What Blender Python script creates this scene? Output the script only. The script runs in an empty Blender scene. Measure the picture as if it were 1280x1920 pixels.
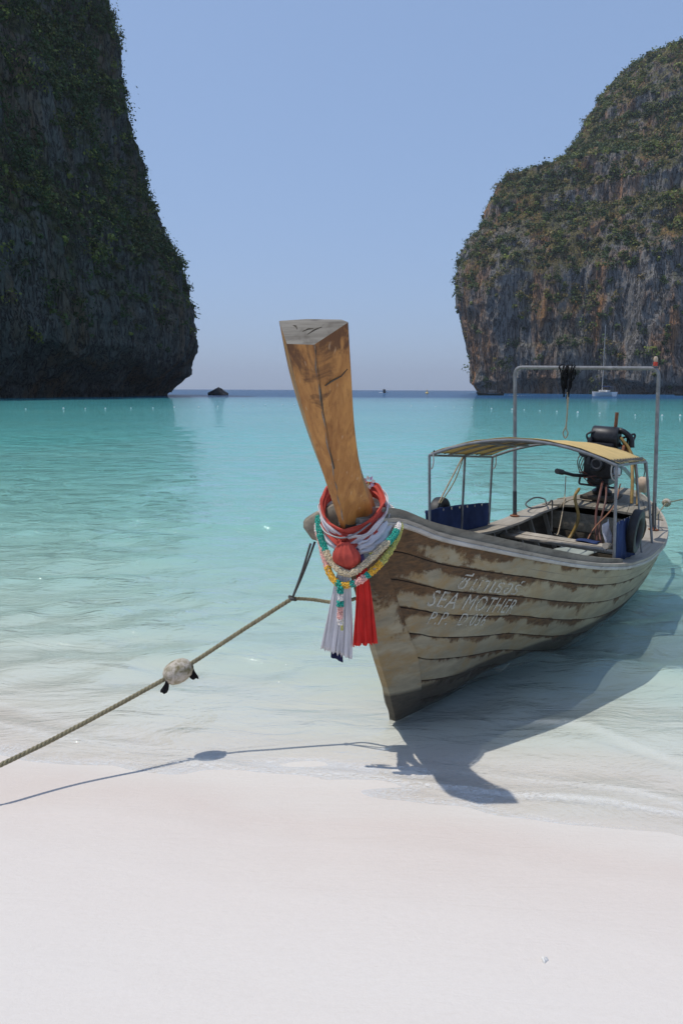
import bpy, bmesh, math, random
import numpy as np
from mathutils import Vector, Matrix

random.seed(7)
RNG = np.random.default_rng(7)
scene = bpy.context.scene
COL = scene.collection
R = math.radians

# ------------------------------------------------------------------ camera
cam_data = bpy.data.cameras.new('camera')
cam = bpy.data.objects.new('camera', cam_data)
COL.objects.link(cam)
cam_data.sensor_fit = 'VERTICAL'
cam_data.sensor_height = 36.0
cam_data.sensor_width = 24.0
cam_data.lens = 28.0
cam_data.clip_start = 0.05
cam_data.clip_end = 30000
cam.matrix_world = (Matrix.Translation((0, 0, 2.2)) @ Matrix.Rotation(R(90 - 8.72), 4, 'X')
                    @ Matrix.Rotation(R(0.25), 4, 'Z'))
scene.camera = cam

# ------------------------------------------------------------------ sky and sun
SUN = Vector((-0.367, 0.07, 1.0)).normalized()
world = bpy.data.worlds.new('World')
scene.world = world
world.use_nodes = True
wn = world.node_tree
wn.nodes.clear()
sky = wn.nodes.new('ShaderNodeTexSky')
sky.sky_type = 'NISHITA'
sky.sun_disc = False
sky.sun_elevation = math.asin(SUN.z)
sky.sun_rotation = math.atan2(SUN.x, SUN.y)
sky.altitude = 0
sky.air_density = 1.0
sky.dust_density = 1.0
sky.ozone_density = 10.0
bg = wn.nodes.new('ShaderNodeBackground')
bg.inputs['Strength'].default_value = 0.15
sgam = wn.nodes.new('ShaderNodeGamma')                    # hazy, even tropical sky: flatten the gradient
sgam.inputs[1].default_value = 0.35
stint = wn.nodes.new('ShaderNodeMix'); stint.data_type = 'RGBA'; stint.blend_type = 'MULTIPLY'
stint.inputs[0].default_value = 1.0
stint.inputs[7].default_value = (1.66, 1.98, 2.56, 1.0)
wo = wn.nodes.new('ShaderNodeOutputWorld')
wn.links.new(sky.outputs[0], sgam.inputs[0]); wn.links.new(sgam.outputs[0], stint.inputs[6]); wn.links.new(stint.outputs[2], bg.inputs[0])
wn.links.new(bg.outputs[0], wo.inputs[0])

sun_data = bpy.data.lights.new('sun', 'SUN')
sun_data.energy = 2.85
sun_data.angle = R(0.53)
sun_data.color = (1.0, 0.95, 0.87)
sun = bpy.data.objects.new('sun', sun_data)
COL.objects.link(sun)
sun.rotation_euler = SUN.to_track_quat('Z', 'Y').to_euler()
sun.location = (-60, 15, 160)

scene.view_settings.view_transform = 'Standard'
scene.view_settings.look = 'None'
scene.view_settings.exposure = 0.08
scene.view_settings.gamma = 1.0
scene.render.engine = 'CYCLES'
cy = scene.cycles
cy.use_denoising = True
cy.max_bounces = 8
cy.diffuse_bounces = 3
cy.glossy_bounces = 3
cy.transmission_bounces = 4
cy.transparent_max_bounces = 16
cy.volume_bounces = 0
cy.sample_clamp_indirect = 6
cy.caustics_reflective = False
cy.caustics_refractive = False

# ------------------------------------------------------------------ helpers: objects
def tag(o, label=None, cat=None, group=None, kind=None):
    if label: o['label'] = label
    if cat: o['category'] = cat
    if group: o['group'] = group
    if kind: o['kind'] = kind
    return o

def link(name, me, mats=None, parent=None, smooth=True):
    o = bpy.data.objects.new(name, me)
    COL.objects.link(o)
    if mats is not None:
        for m in (mats if isinstance(mats, (list, tuple)) else [mats]):
            me.materials.append(m)
    if smooth and len(me.polygons):
        me.polygons.foreach_set('use_smooth', np.ones(len(me.polygons), bool))
    if parent is not None:
        o.parent = parent
    return o

def mesh_np(name, V, F, attrs=None):
    """V (n,3), F (m,k) all faces with k corners"""
    V = np.ascontiguousarray(V, np.float32); F = np.ascontiguousarray(F, np.int32)
    me = bpy.data.meshes.new(name)
    m, k = F.shape
    me.vertices.add(len(V)); me.vertices.foreach_set('co', V.ravel())
    me.loops.add(m * k); me.loops.foreach_set('vertex_index', F.ravel())
    me.polygons.add(m)
    me.polygons.foreach_set('loop_start', np.arange(0, m * k, k, dtype=np.int32))
    for nm, arr in (attrs or {}).items():
        if arr.ndim == 1:
            a = me.attributes.new(nm, 'FLOAT', 'POINT'); a.data.foreach_set('value', arr.astype(np.float32))
        else:
            a = me.attributes.new(nm, 'FLOAT_COLOR', 'POINT'); a.data.foreach_set('color', arr.astype(np.float32).ravel())
    me.update(calc_edges=True)
    return me

def grid_faces(n, m, wrap=False):
    i = np.arange(n - 1)[:, None]; j = np.arange(m if wrap else m - 1)[None, :]
    j2 = (j + 1) % m
    return np.stack([i * m + j, (i + 1) * m + j, (i + 1) * m + j2, i * m + j2], -1).reshape(-1, 4)

class MB:
    """collects shapes, then links them as ONE mesh object"""
    def __init__(s): s.v = []; s.f = []; s.mi = []
    def add(s, V, F, mi=0):
        o = len(s.v); s.v += [tuple(map(float, p)) for p in V]
        for f in F: s.f.append([int(i) + o for i in f]); s.mi.append(mi)
        return s
    def hexa(s, c, mi=0):
        return s.add(c, [(0, 3, 2, 1), (4, 5, 6, 7), (0, 1, 5, 4), (1, 2, 6, 5), (2, 3, 7, 6), (3, 0, 4, 7)], mi)
    def box(s, c, d, rot=None, mi=0, bevel=0.0):
        c = Vector(c); h = Vector(d) * 0.5
        if bevel > 0:
            bm = bmesh.new(); bmesh.ops.create_cube(bm, size=1)
            for v in bm.verts: v.co = Vector((v.co.x * d[0], v.co.y * d[1], v.co.z * d[2]))
            bmesh.ops.bevel(bm, geom=bm.edges[:], offset=bevel, segments=2, affect='EDGES', profile=0.5)
            V = [v.co.copy() for v in bm.verts]; bm.verts.index_update()
            F = [[v.index for v in f.verts] for f in bm.faces]; bm.free()
        else:
            V = [Vector((x * h.x, y * h.y, z * h.z)) for z in (-1, 1) for x, y in ((-1, -1), (1, -1), (1, 1), (-1, 1))]
            F = [(0, 3, 2, 1), (4, 5, 6, 7), (0, 1, 5, 4), (1, 2, 6, 5), (2, 3, 7, 6), (3, 0, 4, 7)]
        if rot is not None: V = [rot @ v for v in V]
        return s.add([v + c for v in V], F, mi)
    def tube(s, pts, r, n=8, mi=0, closed=False, caps=True):
        pts = [Vector(p) for p in pts]; m = len(pts)
        rr = r if isinstance(r, (list, tuple, np.ndarray)) else [r] * m
        T = []
        for i in range(m):
            if closed: t = pts[(i + 1) % m] - pts[i - 1]
            else: t = pts[min(i + 1, m - 1)] - pts[max(i - 1, 0)]
            T.append(t.normalized())
        up = Vector((0, 0, 1)) if abs(T[0].z) < 0.9 else Vector((1, 0, 0))
        N = (up - T[0] * up.dot(T[0])).normalized()
        V = []
        for i in range(m):
            N = (N - T[i] * N.dot(T[i])).normalized(); B = T[i].cross(N)
            for k in range(n):
                a = 2 * math.pi * k / n
                V.append(pts[i] + (N * math.cos(a) + B * math.sin(a)) * rr[i])
        F = []
        for i in range(m if closed else m - 1):
            for k in range(n):
                i2 = (i + 1) % m; k2 = (k + 1) % n
                F.append((i * n + k, i * n + k2, i2 * n + k2, i2 * n + k))
        if caps and not closed:
            F.append(list(range(n))[::-1]); F.append([(m - 1) * n + k for k in range(n)])
        return s.add(V, F, mi)
    def lathe(s, prof, n=16, M=None, mi=0):
        """prof [(r,z)] about z"""
        V = []; m = len(prof)
        for r, z in prof:
            for k in range(n):
                a = 2 * math.pi * k / n; V.append(Vector((r * math.cos(a), r * math.sin(a), z)))
        if M is not None: V = [M @ v for v in V]
        F = [(i * n + k, i * n + (k + 1) % n, (i + 1) * n + (k + 1) % n, (i + 1) * n + k) for i in range(m - 1) for k in range(n)]
        F.append(list(range(n))[::-1]); F.append([(m - 1) * n + k for k in range(n)])
        return s.add(V, F, mi)
    def torus(s, c, R0, r0, ax='y', n=28, k=10, squash=1.0, M=None, mi=0):
        V = []
        for i in range(n):
            a = 2 * math.pi * i / n
            for j in range(k):
                b = 2 * math.pi * j / k
                rr = R0 + r0 * math.cos(b); w = r0 * squash * math.sin(b)
                V.append(Vector((rr * math.cos(a), w, rr * math.sin(a))))
        if M is not None: V = [M @ v for v in V]
        c = Vector(c)
        return s.add([v + c for v in V], grid_faces(n + 1, k, True) % (n * k), mi)
    def build(s, name, mats, parent=None, smooth=True, sharp=35):
        me = bpy.data.meshes.new(name); me.from_pydata(s.v, [], s.f)
        me.polygons.foreach_set('material_index', np.array(s.mi, np.int32))
        o = link(name, me, mats, parent, smooth)
        if smooth and sharp:
            try: me.set_sharp_from_angle(angle=R(sharp))
            except Exception: pass
        return o

def empty(name, loc=(0, 0, 0), rot=(0, 0, 0)):
    o = bpy.data.objects.new(name, None); COL.objects.link(o)
    o.location = loc; o.rotation_euler = rot; o.empty_display_size = 0.2
    return o

def spline(pts, n, closed=False):
    """Catmull-Rom through pts, n samples per span"""
    P = np.array(pts, float); m = len(P); out = []
    for i in range(m if closed else m - 1):
        p0 = P[(i - 1) % m] if (closed or i > 0) else 2 * P[0] - P[1]
        p1 = P[i]; p2 = P[(i + 1) % m]
        p3 = P[(i + 2) % m] if (closed or i + 2 < m) else 2 * P[-1] - P[-2]
        for t in np.arange(n) / n:
            out.append(0.5 * (2 * p1 + (p2 - p0) * t + (2 * p0 - 5 * p1 + 4 * p2 - p3) * t * t + (3 * p1 - p0 - 3 * p2 + p3) * t ** 3))
    if not closed: out.append(P[-1])
    return np.array(out)

# numpy noise
def _hash(ix, iy, iz, seed):
    h = (ix.astype(np.int64) * 374761393 + iy.astype(np.int64) * 668265263 + iz.astype(np.int64) * 2147483647 + seed * 1274126177) & 0xffffffff
    h = ((h ^ (h >> 13)) * 1274126177) & 0xffffffff
    h = ((h ^ (h >> 16)) * 2246822519) & 0xffffffff
    return ((h ^ (h >> 15)) & 0xffff) / 65535.0
def vnoise(p, seed=0):
    f = np.floor(p); t = p - f; t = t * t * t * (t * (t * 6 - 15) + 10); i = f.astype(np.int64)
    o = 0
    for dx in (0, 1):
        for dy in (0, 1):
            for dz in (0, 1):
                w = (t[..., 0] if dx else 1 - t[..., 0]) * (t[..., 1] if dy else 1 - t[..., 1]) * (t[..., 2] if dz else 1 - t[..., 2])
                o = o + w * _hash(i[..., 0] + dx, i[..., 1] + dy, i[..., 2] + dz, seed)
    return o * 2 - 1
def fbm(p, oct=4, seed=0, gain=0.5):
    a = 1.0; s = 0; p = np.array(p, float)
    for k in range(oct):
        s = s + a * vnoise(p, seed + k * 17); p = p * 2.03 + 11.7; a *= gain
    return s

# ------------------------------------------------------------------ helpers: materials
class NT:
    def __init__(s, name):
        s.m = bpy.data.materials.new(name); s.m.use_nodes = True; s.t = s.m.node_tree; s.t.nodes.clear()
        s.out = s.t.nodes.new('ShaderNodeOutputMaterial')
    def n(s, typ, ins=None, out=0, **props):
        nd = s.t.nodes.new(typ)
        for k, v in props.items(): setattr(nd, k, v)
        for k, v in (ins or {}).items():
            sock = nd.inputs[k]
            if isinstance(v, bpy.types.NodeSocket): s.t.links.new(v, sock)
            else: sock.default_value = v
        return nd.outputs[out]
    def co(s, kind='Object'): return s.n('ShaderNodeTexCoord', out=kind)
    def map(s, vec, scale=(1, 1, 1), loc=(0, 0, 0), rot=(0, 0, 0)):
        return s.n('ShaderNodeMapping', {'Vector': vec, 'Scale': scale, 'Location': loc, 'Rotation': rot})
    def noise(s, vec, scale=5., detail=4., rough=.55, dist=0., out=0):
        return s.n('ShaderNodeTexNoise', {'Vector': vec, 'Scale': scale, 'Detail': detail, 'Roughness': rough, 'Distortion': dist}, out)
    def ramp(s, fac, stops, interp='LINEAR'):
        nd = s.t.nodes.new('ShaderNodeValToRGB'); cr = nd.color_ramp; cr.interpolation = interp
        while len(cr.elements) < len(stops): cr.elements.new(0.5)
        for e, (p, c) in zip(cr.elements, stops):
            e.position = p; e.color = (c if isinstance(c, tuple) else (c, c, c)) + (1,)
        s.t.links.new(fac, nd.inputs[0]); return nd.outputs[0]
    def mix(s, fac, a, b, blend='MIX'):
        nd = s.t.nodes.new('ShaderNodeMix'); nd.data_type = 'RGBA'; nd.blend_type = blend
        for i, v in ((0, fac), (6, a), (7, b)):
            if isinstance(v, bpy.types.NodeSocket): s.t.links.new(v, nd.inputs[i])
            elif i == 0: nd.inputs[0].default_value = v
            else: nd.inputs[i].default_value = tuple(v) + (1,) if len(v) == 3 else v
        return nd.outputs[2]
    def math(s, op, a, b=0., c=0., clamp=False):
        return s.n('ShaderNodeMath', {0: a, 1: b, 2: c}, operation=op, use_clamp=clamp)
    def rng(s, v, a, b, c=0., d=1.):
        return s.n('ShaderNodeMapRange', {'Value': v, 'From Min': a, 'From Max': b, 'To Min': c, 'To Max': d})
    def bump(s, h, strength=.3, dist=.02, normal=None):
        i = {'Height': h, 'Strength': strength, 'Distance': dist}
        if normal is not None: i['Normal'] = normal
        return s.n('ShaderNodeBump', i)
    def pbsdf(s, col, rough=.6, metal=0., normal=None, spec=.5, **kw):
        i = {'Base Color': col if isinstance(col, bpy.types.NodeSocket) else tuple(col) + (1,), 'Roughness': rough, 'Metallic': metal, 'Specular IOR Level': spec}
        if normal is not None: i['Normal'] = normal
        i.update(kw)
        return s.n('ShaderNodeBsdfPrincipled', i)
    def done(s, sh):
        s.t.links.new(sh, s.out.inputs[0]); return s.m

def simple(name, col, rough=.6, metal=0., var=.25, scale=12., bump=.15, spec=.5, dist=.004):
    t = NT(name); c = t.co()
    nz = t.noise(c, scale, 5, .6)
    dark = tuple(x * (1 - var) for x in col); lite = tuple(min(1, x * (1 + var)) for x in col)
    colr = t.ramp(nz, [(.3, dark), (.7, lite)])
    b = t.bump(t.noise(c, scale * 6, 3, .6), bump, dist)
    return t.done(t.pbsdf(colr, rough, metal, b, spec))

# ---- sand
def m_sand():
    t = NT('white_sand'); c = t.co()
    big = t.noise(t.map(c, (.25, .6, 1)), 1.0, 4, .5, .4)
    geo = t.n('ShaderNodeNewGeometry', out='Position')
    z = t.n('ShaderNodeSeparateXYZ', {0: geo}, 2)
    zn = t.math('ADD', z, t.math('MULTIPLY', t.math('SUBTRACT', big, .5), .22))
    wet = t.rng(zn, .21, .02)
    dry = t.mix(t.rng(big, .35, .65), (.73, .685, .635), (.70, .645, .59))
    damp = t.mix(t.rng(t.noise(c, 3, 4), .3, .7), (.665, .575, .51), (.69, .605, .535))
    col = t.mix(t.math('MULTIPLY', wet, .9), dry, damp)
    fine = t.noise(c, 420, 2, .7)
    mott = t.noise(t.map(c, (1, 1.7, 1)), 26, 6, .75)
    col = t.mix(t.rng(mott, .45, .8, 0, .16), col, (.50, .455, .41))
    col = t.mix(t.rng(fine, .3, .75, 0, .14), col, (.42, .37, .32))
    ripple = t.noise(t.map(c, (1.2, 5, 1)), 2.2, 5, .6, .8)
    h = t.math('ADD', t.math('MULTIPLY', fine, .12), t.math('ADD', t.math('MULTIPLY', ripple, .9), t.math('MULTIPLY', t.noise(c, 38, 6, .75), .45)))
    nrm = t.bump(h, .35, .02)
    under = t.rng(zn, .03, -.04)
    col = t.mix(t.math('MULTIPLY', under, .8), col, (.72, .71, .645))
    rough = t.rng(wet, 0, 1, .95, .6)
    return t.done(t.pbsdf(col, rough, 0, nrm, .25))

# ---- sea water: clear over the sand, turquoise then blue as it deepens
def m_water():
    t = NT('sea_water')
    geo = t.n('ShaderNodeNewGeometry', out='Position')
    d = t.n('ShaderNodeAttribute', out=2, attribute_name='depth')
    patch = t.noise(t.map(geo, (.05, .09, 1)), 1.0, 4, .6, .5)
    d2 = t.math('MULTIPLY', d, t.rng(patch, .25, .75, .75, 1.3))
    ch = []
    for k in (-.55, -.07, -.13):
        ch.append(t.math('EXPONENT', t.math('MULTIPLY', d2, k)))
    cc = t.t.nodes.new('ShaderNodeCombineColor')
    for i in range(3): t.t.links.new(ch[i], cc.inputs[i])
    transp = t.n('ShaderNodeBsdfTransparent', {'Color': cc.outputs[0]})
    lg = t.math('LOGARITHM', t.math('ADD', d2, 1.0), 10.0)       # 0 .. 1.3
    body = t.ramp(t.math('MULTIPLY', lg, .75), [(.0, (.74, .81, .74)), (.16, (.38, .70, .64)), (.30, (.175, .55, .51)), (.46, (.09, .365, .37)), (.66, (.042, .195, .245)), (.85, (.025, .095, .19)), (1., (.022, .075, .165))])
    # waves
    w1 = t.noise(t.map(geo, (1.1, 2.6, 1), rot=(0, 0, .12)), 1.25, 5, .62, .7)
    w2 = t.noise(t.map(geo, (.16, .5, 1), rot=(0, 0, -.1)), .9, 4, .6, .5)
    w3 = t.noise(t.map(geo, (1, 1.6, 1)), 9., 3, .6, .6)
    h = t.math('ADD', t.math('MULTIPLY', w1, .085), t.math('ADD', t.math('MULTIPLY', w2, .17), t.math('MULTIPLY', w3, .010)))
    calm = t.rng(d, 0.0, .35, .45, 1.)
    nrm = t.bump(t.math('MULTIPLY', h, calm), 1.0, 1.0)
    diff = t.n('ShaderNodeBsdfDiffuse', {'Color': body, 'Normal': nrm})
    op = t.math('SUBTRACT', 1.0, t.math('EXPONENT', t.math('MULTIPLY', d2, -.85)))
    base = t.n('ShaderNodeMixShader', {0: op, 1: transp, 2: diff})
    fr = t.n('ShaderNodeFresnel', {'IOR': 1.33, 'Normal': nrm})
    gl = t.n('ShaderNodeBsdfGlossy', {'Color': (1, 1, 1, 1), 'Roughness': .03, 'Normal': nrm})
    fac = t.math('MINIMUM', t.math('MULTIPLY', fr, 1.25), t.rng(d, 3.5, 14., .7, .30))
    sh = t.n('ShaderNodeMixShader', {0: fac, 1: base, 2: gl})
    # foam of the small wash on the sand
    fa = t.n('ShaderNodeAttribute', out=2, attribute_name='foam')
    fn = t.noise(t.map(geo, (1, 1.5, 1)), 34., 6, .8, 1.4)
    fm = t.math('MULTIPLY', fa, t.rng(fn, .42, .56), clamp=True)
    foam = t.n('ShaderNodeBsdfDiffuse', {'Color': (.80, .81, .80, 1)})
    sh = t.n('ShaderNodeMixShader', {0: t.math('MULTIPLY', fm, .8), 1: sh, 2: foam})
    return t.done(sh)

# ---- cliffs
def m_rock(name, a, b, dark, rust, rust_amt, scale, veg, veg_amt):
    t = NT(name); geo = t.n('ShaderNodeNewGeometry', out='Position'); N = t.n('ShaderNodeNewGeometry', out='Normal')
    streak = t.noise(t.map(geo, (.22 * scale, .22 * scale, .025 * scale)), 1.0, 6, .65, .6)
    fine = t.noise(t.map(geo, (.9 * scale, .9 * scale, .35 * scale)), 1.0, 6, .7)
    big = t.noise(t.map(geo, (.03 * scale, .03 * scale, .016 * scale)), 1.0, 4, .6, .5)
    col = t.mix(t.rng(fine, .3, .7), a, b)
    col = t.mix(t.rng(streak, .55, .75, 0, .85), col, dark)
    rmask = t.math('MULTIPLY', t.rng(t.noise(t.map(geo, (.05 * scale, .05 * scale, .012 * scale), (3, 7, 1)), 1.0, 4, .6, .6), .48, .60, 0, rust_amt), t.rng(streak, .75, .45))
    col = t.mix(rmask, col, rust)
    nz = t.n('ShaderNodeSeparateXYZ', {0: N}, 2)
    g = t.math('ADD', t.rng(nz, .05, .55, -.1, .55), t.rng(big, .4, .65, 0, .6))
    g = t.math('MULTIPLY', t.rng(g, .35, .75), t.rng(fine, .3, .55, .4, 1.))
    pz = t.n('ShaderNodeSeparateXYZ', {0: geo}, 2)
    g = t.math('MULTIPLY', g, t.rng(pz, 14. / scale, 70. / scale, .15, 1.))
    gcol = t.mix(t.rng(t.noise(geo, .12 * scale, 5, .7), .35, .65), veg, tuple(x * y for x, y in zip(veg, (2.2, 1.7, 1.3))))
    col = t.mix(t.math('MULTIPLY', g, veg_amt), col, gcol)
    cr = t.noise(t.map(geo, (.30 * scale, .30 * scale, .05 * scale), (9, 2, 5)), 1.0, 5, .6, 1.2)
    crack = t.rng(t.math('ABSOLUTE', t.math('SUBTRACT', cr, .5)), .035, .004)
    col = t.mix(t.math('MULTIPLY', crack, .75), col, dark)
    pale = t.rng(t.noise(t.map(geo, (.5 * scale, .5 * scale, .06 * scale), (1, 8, 3)), 1.0, 6, .7, .4), .60, .70)
    col = t.mix(t.math('MULTIPLY', t.math('MULTIPLY', pale, t.math('SUBTRACT', 1.0, g)), .7), col, tuple(x * 1.5 for x in b))
    h = t.math('ADD', t.math('MULTIPLY', fine, .9), t.math('ADD', t.math('MULTIPLY', streak, 1.3), t.math('MULTIPLY', crack, -.7)))
    nrm = t.bump(h, 1.0, 2.6 / scale)
    return t.done(t.pbsdf(col, .95, 0, nrm, .1))

def m_leaf(name, rough=.6):
    t = NT(name)
    c = t.n('ShaderNodeAttribute', out=0, attribute_name='tint')
    dif = t.pbsdf(c, rough, 0, None, .2)
    tr = t.n('ShaderNodeBsdfTranslucent', {'Color': c})
    return t.done(t.n('ShaderNodeMixShader', {0: .25, 1: dif, 2: tr}))

# ---- boat paint over planks: u = metres from the stem, v = 0 top edge .. 1 bottom edge of the plank
def m_hull():
    t = NT('weathered_hull_paint'); c = t.co(); uv = t.n('ShaderNodeUVMap', uv_map='UVMap')
    su = t.n('ShaderNodeSeparateXYZ', {0: uv}); sv = t.n('ShaderNodeSeparateXYZ', {0: uv}, 1)
    z = t.n('ShaderNodeSeparateXYZ', {0: c}, 2)
    rnd = t.n('ShaderNodeObjectInfo', out='Random')
    st = t.noise(t.map(c, (1.2, 1.2, 5)), 2.2, 6, .65, .3)
    fine = t.noise(t.map(c, (9, 9, 30)), 1.6, 5, .7)
    col = t.mix(t.rng(st, .35, .65), (.205, .18, .125), (.375, .325, .22))
    col = t.mix(t.rng(rnd, 0, 1, 0, .35), col, (.28, .245, .17))
    # bare yellowish wood and rust brown where paint is gone, mostly near the bow and the seams
    fwd = t.rng(su, 2.6, -.4, .0, 1.0)
    wear = t.noise(t.map(c, (1, 1, 1.6)), 3.1, 7, .72, .5)
    yl = t.math('MULTIPLY', t.rng(wear, .46, .60), t.rng(fwd, 0, 1, .2, .9))
    col = t.mix(yl, col, (.30, .20, .085))
    seam = t.rng(sv, .0, .6, 1., 0.)
    seam2 = t.rng(sv, .9, 1., 0., 1.)
    drip = t.noise(t.map(c, (3.2, 3.2, 1.6)), 1.5, 8, .78, .6)
    patchy = t.noise(t.map(c, (1, 1, 1.3), (4, 1, 2)), 1.35, 4, .6, .6)
    high = t.rng(z, .35, 1.25, 0., 1.)
    bm_ = t.math('ADD', t.math('MULTIPLY', seam, .34), t.math('ADD', t.math('MULTIPLY', seam2, .22), t.math('ADD', t.math('MULTIPLY', t.math('MULTIPLY', fwd, high), .36), t.rng(patchy, .35, .65, -.16, .16))))
    brown = t.rng(t.math('ADD', t.math('ADD', t.math('MULTIPLY', drip, .8), t.math('MULTIPLY', wear, .45)), bm_), .84, .94)
    bcol = t.mix(t.rng(fine, .35, .65), (.050, .030, .018), (.15, .078, .034))
    col = t.mix(t.math('MULTIPLY', brown, .92), col, bcol)
    line = t.rng(t.math('ADD', sv, t.math('MULTIPLY', fine, .10)), .10, .06)
    col = t.mix(t.math('MULTIPLY', line, t.rng(drip, .35, .6, .1, .8)), col, (.035, .022, .016))
    # dark growth on the bottom, edge slanting down aft
    wl = t.math('SUBTRACT', z, t.math('MULTIPLY', su, -.035))
    dk = t.rng(t.math('ADD', wl, t.math('MULTIPLY', t.math('SUBTRACT', wear, .5), .05)), .215, .185)
    col = t.mix(t.math('MULTIPLY', dk, .9), col, t.mix(t.rng(fine, .3, .7), (.030, .026, .020), (.075, .062, .048)))
    nrm = t.bump(t.math('ADD', t.math('MULTIPLY', fine, .5), t.math('MULTIPLY', brown, -.6)), .5, .004)
    return t.done(t.pbsdf(col, t.rng(brown, 0, 1, .55, .85), 0, nrm, .35))

def m_wood(name, c1, c2, dark, rough=.5, axis=2, sc=1., stain=.3, spec=.4):
    t = NT(name); c = t.co()
    s = [16 * sc] * 3; s[axis] = 1.1 * sc
    g = t.noise(t.map(c, tuple(s)), 1., 6, .6, .8)
    col = t.mix(t.rng(g, .32, .68), c1, c2)
    fs = [55 * sc] * 3; fs[axis] = 2.5 * sc
    fg = t.noise(t.map(c, tuple(fs)), 1., 3, .6)
    col = t.mix(t.rng(fg, .55, .75, 0, .5), col, dark)
    st = t.noise(c, 3.2 * sc, 4, .6, .6)
    col = t.mix(t.rng(st, .52, .66, 0, stain), col, dark)
    nrm = t.bump(t.math('ADD', t.math('MULTIPLY', g, .5), fg), .35, .003)
    return t.done(t.pbsdf(col, rough, 0, nrm, spec))

def m_cloth(name, col, var=.3, trans=.25, scale=70.):
    t = NT(name); c = t.co()
    n1 = t.noise(c, 5, 4, .6); n2 = t.noise(c, scale, 3, .7)
    cc = t.mix(t.rng(n1, .3, .7), tuple(x * (1 - var) for x in col), tuple(min(1, x * (1 + var * .6)) for x in col))
    nrm = t.bump(n2, .35, .002)
    a = t.pbsdf(cc, .85, 0, nrm, .15); b = t.n('ShaderNodeBsdfTranslucent', {'Color': cc})
    return t.done(t.n('ShaderNodeMixShader', {0: trans, 1: a, 2: b}))

def m_paintmark():
    t = NT('worn_white_lettering'); c = t.co()
    w = t.noise(c, 11, 6, .75, .4); w2 = t.noise(c, 60, 3, .7)
    a = t.pbsdf((.54, .53, .47), .6)
    k = t.rng(t.math('ADD', w, t.math('MULTIPLY', w2, .3)), .80, .64, .10, .78)
    return t.done(t.n('ShaderNodeMixShader', {0: k, 1: t.n('ShaderNodeBsdfTransparent'), 2: a}))

M = {}
M['sand'] = m_sand(); M['water'] = m_water()
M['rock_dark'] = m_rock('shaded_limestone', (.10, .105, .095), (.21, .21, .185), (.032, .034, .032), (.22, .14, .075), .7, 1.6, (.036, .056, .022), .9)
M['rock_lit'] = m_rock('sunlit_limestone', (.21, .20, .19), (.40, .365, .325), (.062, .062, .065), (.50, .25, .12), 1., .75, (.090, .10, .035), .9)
M['rock_islet'] = simple('islet_rock', (.035, .035, .04), .9, var=.5, scale=.8, bump=.6, dist=.4)
M['leaf'] = m_leaf('cliff_leaves')
M['hull'] = m_hull()
M['prow'] = m_wood('varnished_prow_wood', (.25, .095, .016), (.43, .185, .035), (.075, .028, .010), .38, 2, 1., .85, .5)
def m_prow():
    t = NT('varnished_prow_wood'); c = t.co()
    g = t.noise(t.map(c, (14, 14, 1.0)), 1., 7, .62, .9)
    col = t.mix(t.rng(g, .34, .66), (.27, .105, .022), (.49, .235, .062))
    fg = t.noise(t.map(c, (60, 60, 2.2)), 1., 4, .65)
    col = t.mix(t.rng(fg, .55, .75, 0, .55), col, (.11, .036, .010))
    z = t.n('ShaderNodeSeparateXYZ', {0: c}, 2)
    st = t.noise(t.map(c, (5, 5, 2.4)), 1., 6, .68, 1.1)
    hi = t.rng(z, 1.85, 2.5, -.10, .10)
    col = t.mix(t.rng(t.math('ADD', st, hi), .54, .64, 0, .85), col, (.075, .026, .009))
    sc = t.noise(t.map(c, (38, 38, .9), rot=(.12, .05, 0)), 1., 3, .5)
    col = t.mix(t.rng(sc, .66, .72, 0, .5), col, (.50, .36, .22))
    nrm = t.bump(t.math('ADD', t.math('MULTIPLY', g, .5), fg), .4, .003)
    return t.done(t.pbsdf(col, t.rng(st, .3, .7, .32, .55), 0, nrm, .45))
M['prow'] = m_prow()
M['endgrain'] = m_wood('weathered_end_grain', (.17, .155, .13), (.27, .25, .215), (.07, .058, .048), .9, 1, 1.6, .6, .2)
M['greywood'] = m_wood('grey_weathered_wood', (.19, .168, .13), (.31, .28, .22), (.075, .06, .045), .85, 0, .8, .45, .2)
M['palewood'] = m_wood('pale_bleached_wood', (.31, .275, .225), (.45, .405, .335), (.15, .12, .09), .85, 0, .8, .3, .2)
M['darkwood'] = m_wood('dark_bilge_wood', (.06, .05, .038), (.11, .092, .068), (.03, .026, .022), .9, 0, .8, .4, .2)
M['ribwood'] = m_wood('grey_rib_wood', (.26, .24, .20), (.38, .35, .30), (.10, .085, .07), .85, 2, .8, .4, .2)
M['rail'] = m_wood('painted_rub_rail', (.40, .38, .34), (.56, .54, .50), (.24, .20, .16), .8, 0, .8, .4, .2)
M['steel'] = simple('galvanised_tube', (.21, .215, .22), .5, .3, .3, 14., .1)
M['darksteel'] = simple('dark_painted_tube', (.05, .05, .055), .5, .2, .3, 14., .1)
M['blue'] = m_cloth('blue_tarpaulin', (.036, .058, .15), .35, .12, 40.)
M['yellow'] = m_cloth('yellow_canopy_cloth', (.72, .53, .23), .12, .22, 60.)
M['red'] = m_cloth('red_sash_cloth', (.78, .06, .05), .25, .4)
M['coral'] = m_cloth('coral_sash_cloth', (.66, .115, .085), .35, .3)
M['white'] = m_cloth('white_sash_cloth', (.86, .84, .86), .08, .4)
M['navy'] = m_cloth('navy_cloth', (.02, .022, .07), .3, .1)
M['black'] = simple('black_rubber', (.013, .013, .015), .55, 0, .4, 9., .15)
M['blackcloth'] = m_cloth('black_strap_cloth', (.014, .014, .016), .3, .05)
M['engine'] = simple('oily_black_iron', (.022, .022, .024), .42, .35, .5, 18., .3, .5)
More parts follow.
